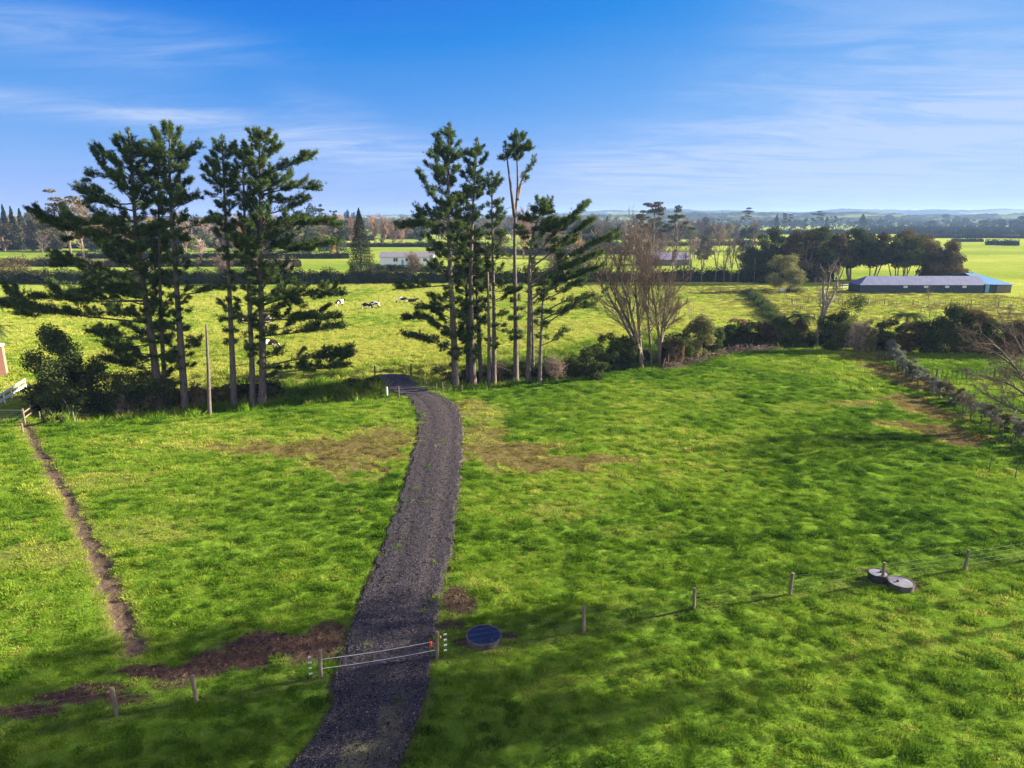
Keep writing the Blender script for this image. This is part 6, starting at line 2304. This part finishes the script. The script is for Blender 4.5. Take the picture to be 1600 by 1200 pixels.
ft([('conifer', 'far_leaf', 610, 373, 348, 14), ('round', 'far_leaf', 622, 373, 347, 14), ('round', 'far_leaf', 636, 372, 344, 18), ('round', 'far_leaf', 655, 372, 342, 22), ('round', 'leaf_dark', 655, 386, 372, 16), ('round', 'leaf_dark', 597, 386, 374, 12)], 'dark far tree around the teal shelterbelt hedge', 'far dark trees by the teal shelterbelt')
ft([('bare', 'twig_grey', x, 374, yt, w) for x, yt, w in ((690, 345, 40), (760, 344, 40), (800, 342, 40), (870, 342, 40), (900, 338, 38), (926, 337, 34), (945, 345, 34), (966, 348, 36))], 'grey leafless far tree behind the right pine clump', 'grey leafless trees behind the right pines')
ft([('conifer', 'far_leaf', 918, 372, 337, 12), ('conifer', 'far_leaf', 948, 370, 338, 14)], 'far dark conifer among grey leafless trees right of the pines', 'far conifers right of the pines')
ft([('bare', 'peach', 818, 404, 330, 44), ('bare', 'peach', 862, 402, 352, 40)], 'peach leafless tree seen through the right pine clump', 'peach leafless trees through the right pines')
ft([('pine', 'leaf_brown', 1020, 400, 316, 46)], 'open flat-topped pine on the skyline above the willow', None)
ft([('pine', 'leaf_brown', 1002, 396, 328, 34)], 'smaller open pine left of the flat-topped skyline pine', None)
ft([('gum', 'far_leaf', 1056, 402, 319, 62)], 'sculptural spreading pine with bare forking limbs above the barn', None)
ft([('bare', 'twig_pale', 1030, 405, 372, 44), ('bare', 'twig_grey', 985, 402, 362, 44), ('bare', 'twig_grey', 1085, 404, 372, 36), ('round', 'leaf_brown', 1092, 406, 382, 22), ('round', 'leaf_brown', 1105, 406, 380, 24), ('bare', 'twig_grey', 950, 404, 366, 40)], 'scrubby tree around the barn roof', 'scrubby trees around the barn')
ft([('bare', 'twig_grey', x, 372, yt, w) for x, yt, w in ((1000, 348, 36), (1030, 346, 36), (1062, 347, 38), (1090, 344, 36), (1112, 350, 34), (1135, 352, 34), (1150, 350, 30), (1172, 354, 30))], 'purple-grey leafless tree of the wood above the pale fields', 'purple-grey leafless wood above the pale fields')
ft([('pine', 'far_leaf', 1164, 362, 325, 24)], 'lone umbrella-topped pine on the skyline left of the grove', None)
ft([('conifer', 'far_leaf', 1212, 362, 335, 14), ('pine', 'far_leaf', 1229, 362, 330, 18), ('pine', 'far_leaf', 1275, 360, 330, 24), ('round', 'far_leaf', 1290, 360, 338, 12), ('pine', 'far_leaf', 1301, 360, 335, 12), ('conifer', 'far_leaf', 1346, 360, 335, 22), ('round', 'far_leaf', 1258, 358, 340, 12)], 'far blue-green evergreen on the skyline over the grove', 'far evergreens over the grove')
ft([('round', 'far_leaf', x, yb, yt, w) for x, yb, yt, w in ((1388, 352, 336, 20), (1424, 345, 336, 20), (1476, 352, 334, 22), (1493, 353, 338, 14), (1512, 356, 342, 14), (1535, 360, 344, 24), (1560, 360, 343, 26), (1590, 360, 338, 30), (1608, 360, 337, 30), (1455, 358, 345, 20))], 'hazy far tree beyond the pale right pasture', 'hazy far trees beyond the right pasture')


def woodland(name, label, px0, px1, yb, h, depth, n_tr, seed, mat, leaf):
    """far-off wood that reads as one mass"""
    rng = np.random.default_rng(800 + seed)
    bf = Buf()
    for i in range(n_tr):
        px = rng.uniform(px0, px1)
        b = G(px, yb)
        f = 1 + rng.uniform(0, depth)
        b = b * [f, f, 0]
        H = h * rng.uniform(.55, 1.15)
        L = blob_lumps(b, H * rng.uniform(.7, 1.1), H * .8, H, 6, rng, .0)
        P, d, _ = lump_cloud(L, 260, leaf, rng)
        bf.leaves(P, leaf, rng, nrm=d * .8)
    o = bf.build(name, M[mat], None, None)
    tag(o, label, 'woodland', kind='stuff')


# scattered trees along the field boundaries of the plain
rng = np.random.default_rng(4242)
for i in range(230):
    yb = rng.choice([364, 368, 373, 379, 385, 392, 398, 404], p=[.12, .14, .18, .18, .15, .11, .08, .04])
    px = rng.uniform(-60, 1180) if i % 3 else rng.uniform(-40, 560)
    if yb > 378 and 575 < px < 690 or abs(px - 566) < 30:
        continue
    hpx = rng.uniform(13, 30) * (1 + (yb - 364) / 55)
    kind = rng.choice(['bare', 'round', 'conifer', 'pine'], p=[.52, .34, .06, .08])
    mt = {'bare': ['peach', 'twig_pale', 'twig_grey', 'twig'][i % 4], 'round': ['leaf_brown', 'far_leaf', 'leaf_olive', 'leaf_brown'][i % 4], 'conifer': 'far_leaf', 'pine': 'far_leaf'}[kind]
    w = hpx * {'bare': .95, 'round': 1.1, 'conifer': .5, 'pine': .6}[kind]
    words = {'bare': 'leafless boundary tree of the distant fields', 'round': 'bushy boundary tree of the distant fields', 'conifer': 'small conifer of the distant fields', 'pine': 'small ragged pine of the distant fields'}[kind]
    sd += 1
    far_tree(kind, mt, px, yb, yb - hpx, w, words, {'bare': 'leafless boundary trees of the distant fields', 'round': 'bushy boundary trees of the distant fields', 'conifer': 'small conifers of the distant fields', 'pine': 'small ragged pines of the distant fields'}[kind], sd)


woodland('woodland', 'hazy line of trees at the foot of the low hills', 1090, 1680, 357.5, 15, .35, 330, 1, 'far_leaf', 1.5)
woodland('woodland', 'far belt of trees closing the plain on the left and behind the pines', -120, 960, 358, 21, .4, 620, 2, 'leaf_brown', 1.5)
woodland('woodland', 'nearer patchy belt of trees on the plain behind the pine clumps', 60, 1150, 366, 14, .18, 420, 4, 'leaf_brown', 1.1)
woodland('woodland', 'dark treeline of the farther plain below the hills', -150, 1750, 351, 19, .5, 520, 3, 'far_leaf', 2.0)

# ---------------------------------------------------------------- grass, as scattered turf
def turf_proto(name, n, rad, h0, h1, w, seed, mat, lean=.35, dome=0.0):
    rng = np.random.default_rng(900 + seed)
    r = rad * np.sqrt(rng.random(n))
    a = rng.uniform(0, 6.28, n)
    P = np.stack([np.cos(a) * r, np.sin(a) * r, dome * (1 - (r / rad) ** 2) - .02], 1)
    h = rng.uniform(h0, h1, n) * (1 - .45 * (r / rad) ** 2)
    d = np.stack([np.cos(a) * r / rad * lean, np.sin(a) * r / rad * lean, np.ones(n)], 1) + rng.normal(0, .33, (n, 3)) * [1, 1, .1]
    d /= np.linalg.norm(d, axis=1)[:, None]
    s = np.cross(d, rng.normal(size=(n, 3)))
    s /= np.linalg.norm(s, axis=1)[:, None]
    ww = (w * rng.uniform(.7, 1.3, n))[:, None]
    mid = P + d * h[:, None] * .55
    droop = np.stack([np.cos(a), np.sin(a), np.zeros(n)], 1) * (h * .18)[:, None]
    tip = P + d * h[:, None] + droop
    V = np.stack([P - s * ww * .5, P + s * ww * .5, mid + s * ww * .55, tip, mid - s * ww * .55], 1)
    i = np.arange(n)[:, None] * 5
    f4 = i + np.array([0, 1, 2, 4])[None]
    f3 = i + np.array([4, 2, 3])[None]
    o = mesh_obj(name, V.reshape(-1, 3), [f4, f3], mat, link=False)
    return o


m, nt, out = new_mat('grass_blades')
a = nt.nodes.new('ShaderNodeAttribute')
a.attribute_name = 'tint'
a.attribute_type = 'INSTANCER'
col = ramp(nt, a.outputs['Fac'], [(0.0, (.018, .055, .007)), (.25, (.060, .135, .010)), (.5, (.125, .225, .016)), (.70, (.225, .295, .036)), (.82, (.35, .37, .075)), (.9, (.15, .15, .032)), (1.0, (.145, .115, .038))])
d_ = nt.nodes.new('ShaderNodeBsdfDiffuse')
t_ = nt.nodes.new('ShaderNodeBsdfTranslucent')
mx = nt.nodes.new('ShaderNodeMixShader')
mx.inputs[0].default_value = .35
nt.links.new(col, d_.inputs[0])
nt.links.new(col, t_.inputs[0])
nt.links.new(d_.outputs[0], mx.inputs[1])
nt.links.new(t_.outputs[0], mx.inputs[2])
nt.links.new(mx.outputs[0], out.inputs['Surface'])
M['grass'] = m
turf = bpy.data.collections.new('turf_pieces')
for nm, args in (('a_turf', (90, .30, .05, .12, .012, 1)), ('b_turf', (90, .30, .04, .10, .012, 2)), ('c_tuft', (110, .26, .12, .24, .013, 3)), ('d_tuft', (80, .18, .10, .20, .012, 4)),
                 ('e_coarse', (60, .42, .12, .30, .03, 5)), ('f_coarse', (70, .55, .10, .24, .035, 6)), ('g_rank', (60, .45, .35, .8, .03, 7))):
    turf.objects.link(turf_proto(nm, *args, M['grass']))


def scatter_nodes():
    ng = bpy.data.node_groups.new('turf_scatter', 'GeometryNodeTree')
    ng.interface.new_socket('Geometry', in_out='INPUT', socket_type='NodeSocketGeometry')
    ng.interface.new_socket('Geometry', in_out='OUTPUT', socket_type='NodeSocketGeometry')
    N, L = ng.nodes, ng.links
    gi, go = N.new('NodeGroupInput'), N.new('NodeGroupOutput')
    ci = N.new('GeometryNodeCollectionInfo')
    ci.inputs['Collection'].default_value = turf
    ci.inputs['Separate Children'].default_value = True
    ci.inputs['Reset Children'].default_value = True
    io = N.new('GeometryNodeInstanceOnPoints')
    io.inputs['Pick Instance'].default_value = True

    def na(n, t):
        x = N.new('GeometryNodeInputNamedAttribute')
        x.data_type = t
        x.inputs['Name'].default_value = n
        return x.outputs['Attribute']
    er = N.new('FunctionNodeEulerToRotation')
    L.new(na('rot', 'FLOAT_VECTOR'), er.inputs[0])
    L.new(gi.outputs[0], io.inputs['Points'])
    L.new(ci.outputs[0], io.inputs['Instance'])
    L.new(na('piece', 'INT'), io.inputs['Instance Index'])
    L.new(er.outputs[0], io.inputs['Rotation'])
    L.new(na('size', 'FLOAT_VECTOR'), io.inputs['Scale'])
    L.new(io.outputs[0], go.inputs[0])
    return ng


def build_grass():
    rng = np.random.default_rng(99)
    ng = scatter_nodes()
    P, piece, size, tint, rot = [], [], [], [], []

    def zone(r0, r1, dens, base, coarse, sc, half=46):
        n = int((r1 ** 2 - r0 ** 2) * math.radians(half) * dens)
        r = np.sqrt(rng.uniform(r0 ** 2, r1 ** 2, n))
        a = np.radians(rng.uniform(-half, half, n))
        x, y = np.sin(a) * r, np.cos(a) * r
        soil, dry, rough = masks(x, y)
        rd = road_d(x, y)
        keep = (rd > -.02 + .6 * (fbm(x * 1.1, y * 1.1, 4, 213) - .45)) & (rng.random(n) > soil * 1.15) & (rng.random(n) > dry * .45)
        x, y, soil, dry, rough = x[keep], y[keep], soil[keep], dry[keep], rough[keep]
        n = len(x)
        for (px, py, rr) in ((756, 1001, .95), (1371, 906, .58), (1407, 917, .72)):
            c = G(px, py)
            k_ = np.hypot(x - c[0], y - c[1]) > rr
            x, y, soil, dry, rough = x[k_], y[k_], soil[k_], dry[k_], rough[k_]
        n = len(x)
        z = ground_z(x, y)
        tall = sstep(.50, .72, fbm(x / .5 + 40, y / .34, 3, 311)) * (.35 + 1.1 * fbm(x / 9, y / 9, 2, 151))
        u = rng.random(n)
        p = np.where(u < tall * .75, np.where(rng.random(n) < .6, 2, 3), np.where(rng.random(n) < .5, 0, 1))
        if coarse:
            p = np.where(rng.random(n) < .5 + .4 * tall, 4, 5)
        isr = rng.random(n) < rough * .75
        p = np.where(isr, np.where(rng.random(n) < .35, 6, 4), p)
        s = sc * rng.uniform(.75, 1.3, n)
        rank = sstep(.74, .84, fbm(x / .7 + 9, y / .5, 2, 361)) * (sc < 1.6)
        p = np.where((rng.random(n) < rank * .8) & (~isr), 2, p)
        s = s * (1 + .25 * rank)
        sz = np.stack([s, s, s * rng.uniform(.7, 1.25, n) * (1 - .35 * dry)], 1)
        sv = edge_s(x, y)
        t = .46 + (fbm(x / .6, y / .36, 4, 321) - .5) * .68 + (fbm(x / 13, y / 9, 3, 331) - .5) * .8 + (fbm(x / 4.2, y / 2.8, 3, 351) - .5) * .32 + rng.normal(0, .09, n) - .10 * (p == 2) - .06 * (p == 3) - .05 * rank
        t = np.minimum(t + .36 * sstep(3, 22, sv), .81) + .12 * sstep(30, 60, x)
        t = t * (1 - dry) + dry * rng.uniform(.90, 1.0, n)
        t = np.where(isr, t - .05 + .25 * (fbm(x / 3, y / 3, 3, 341) - .4), t)
        P.append(np.stack([x, y, z - .015], 1))
        piece.append(p)
        size.append(sz)
        tint.append(np.clip(t, 0, 1))
        rot.append(np.stack([rng.normal(0, .12, n), rng.normal(0, .12, n), rng.uniform(0, 6.28, n)], 1))

    zone(15.5, 34, 26, 0, False, 1.0, 50)
    zone(34, 52, 17, 0, False, 1.15, 46)
    zone(52, 80, 9, 0, False, 1.5)
    zone(80, 120, 3.2, 0, True, 1.2)
    zone(120, 200, 1.1, 0, True, 1.35)
    P, piece, size, tint, rot = (np.concatenate(v) for v in (P, piece, size, tint, rot))
    me = bpy.data.meshes.new('grass')
    me.vertices.add(len(P))
    me.vertices.foreach_set('co', P.astype(np.float32).ravel())
    for nm, t, v in (('piece', 'INT', piece), ('size', 'FLOAT_VECTOR', size), ('tint', 'FLOAT', tint), ('rot', 'FLOAT_VECTOR', rot)):
        at_ = me.attributes.new(nm, t, 'POINT')
        at_.data.foreach_set('vector' if t == 'FLOAT_VECTOR' else 'value', np.ascontiguousarray(v, np.int32 if t == 'INT' else np.float32).ravel())
    o = bpy.data.objects.new('grass', me)
    COL.objects.link(o)
    md = o.modifiers.new('turf', 'NODES')
    md.node_group = ng
    tag(o, 'short tussocky pasture grass covering the paddocks', 'grass', kind='stuff')
    print('turf pieces', len(P))


build_grass()

# ---------------------------------------------------------------- haze: even air over the whole plain
def build_haze():
    bf = Buf()
    bf.box((0, 2600, 39), (11000, 7600, 94))
    m, nt, out = new_mat('hazy_air')
    v = nt.nodes.new('ShaderNodeVolumePrincipled')
    v.inputs['Color'].default_value = (.27, .44, .78, 1)
    v.inputs['Density'].default_value = HAZE
    v.inputs['Anisotropy'].default_value = .15
    nt.links.new(v.outputs[0], out.inputs['Volume'])
    m.cycles.homogeneous_volume = True
    tag(bf.build('haze', m), 'pale blue haze in the air over the plain', 'haze', kind='stuff')


HAZE = 0.00013
build_haze()
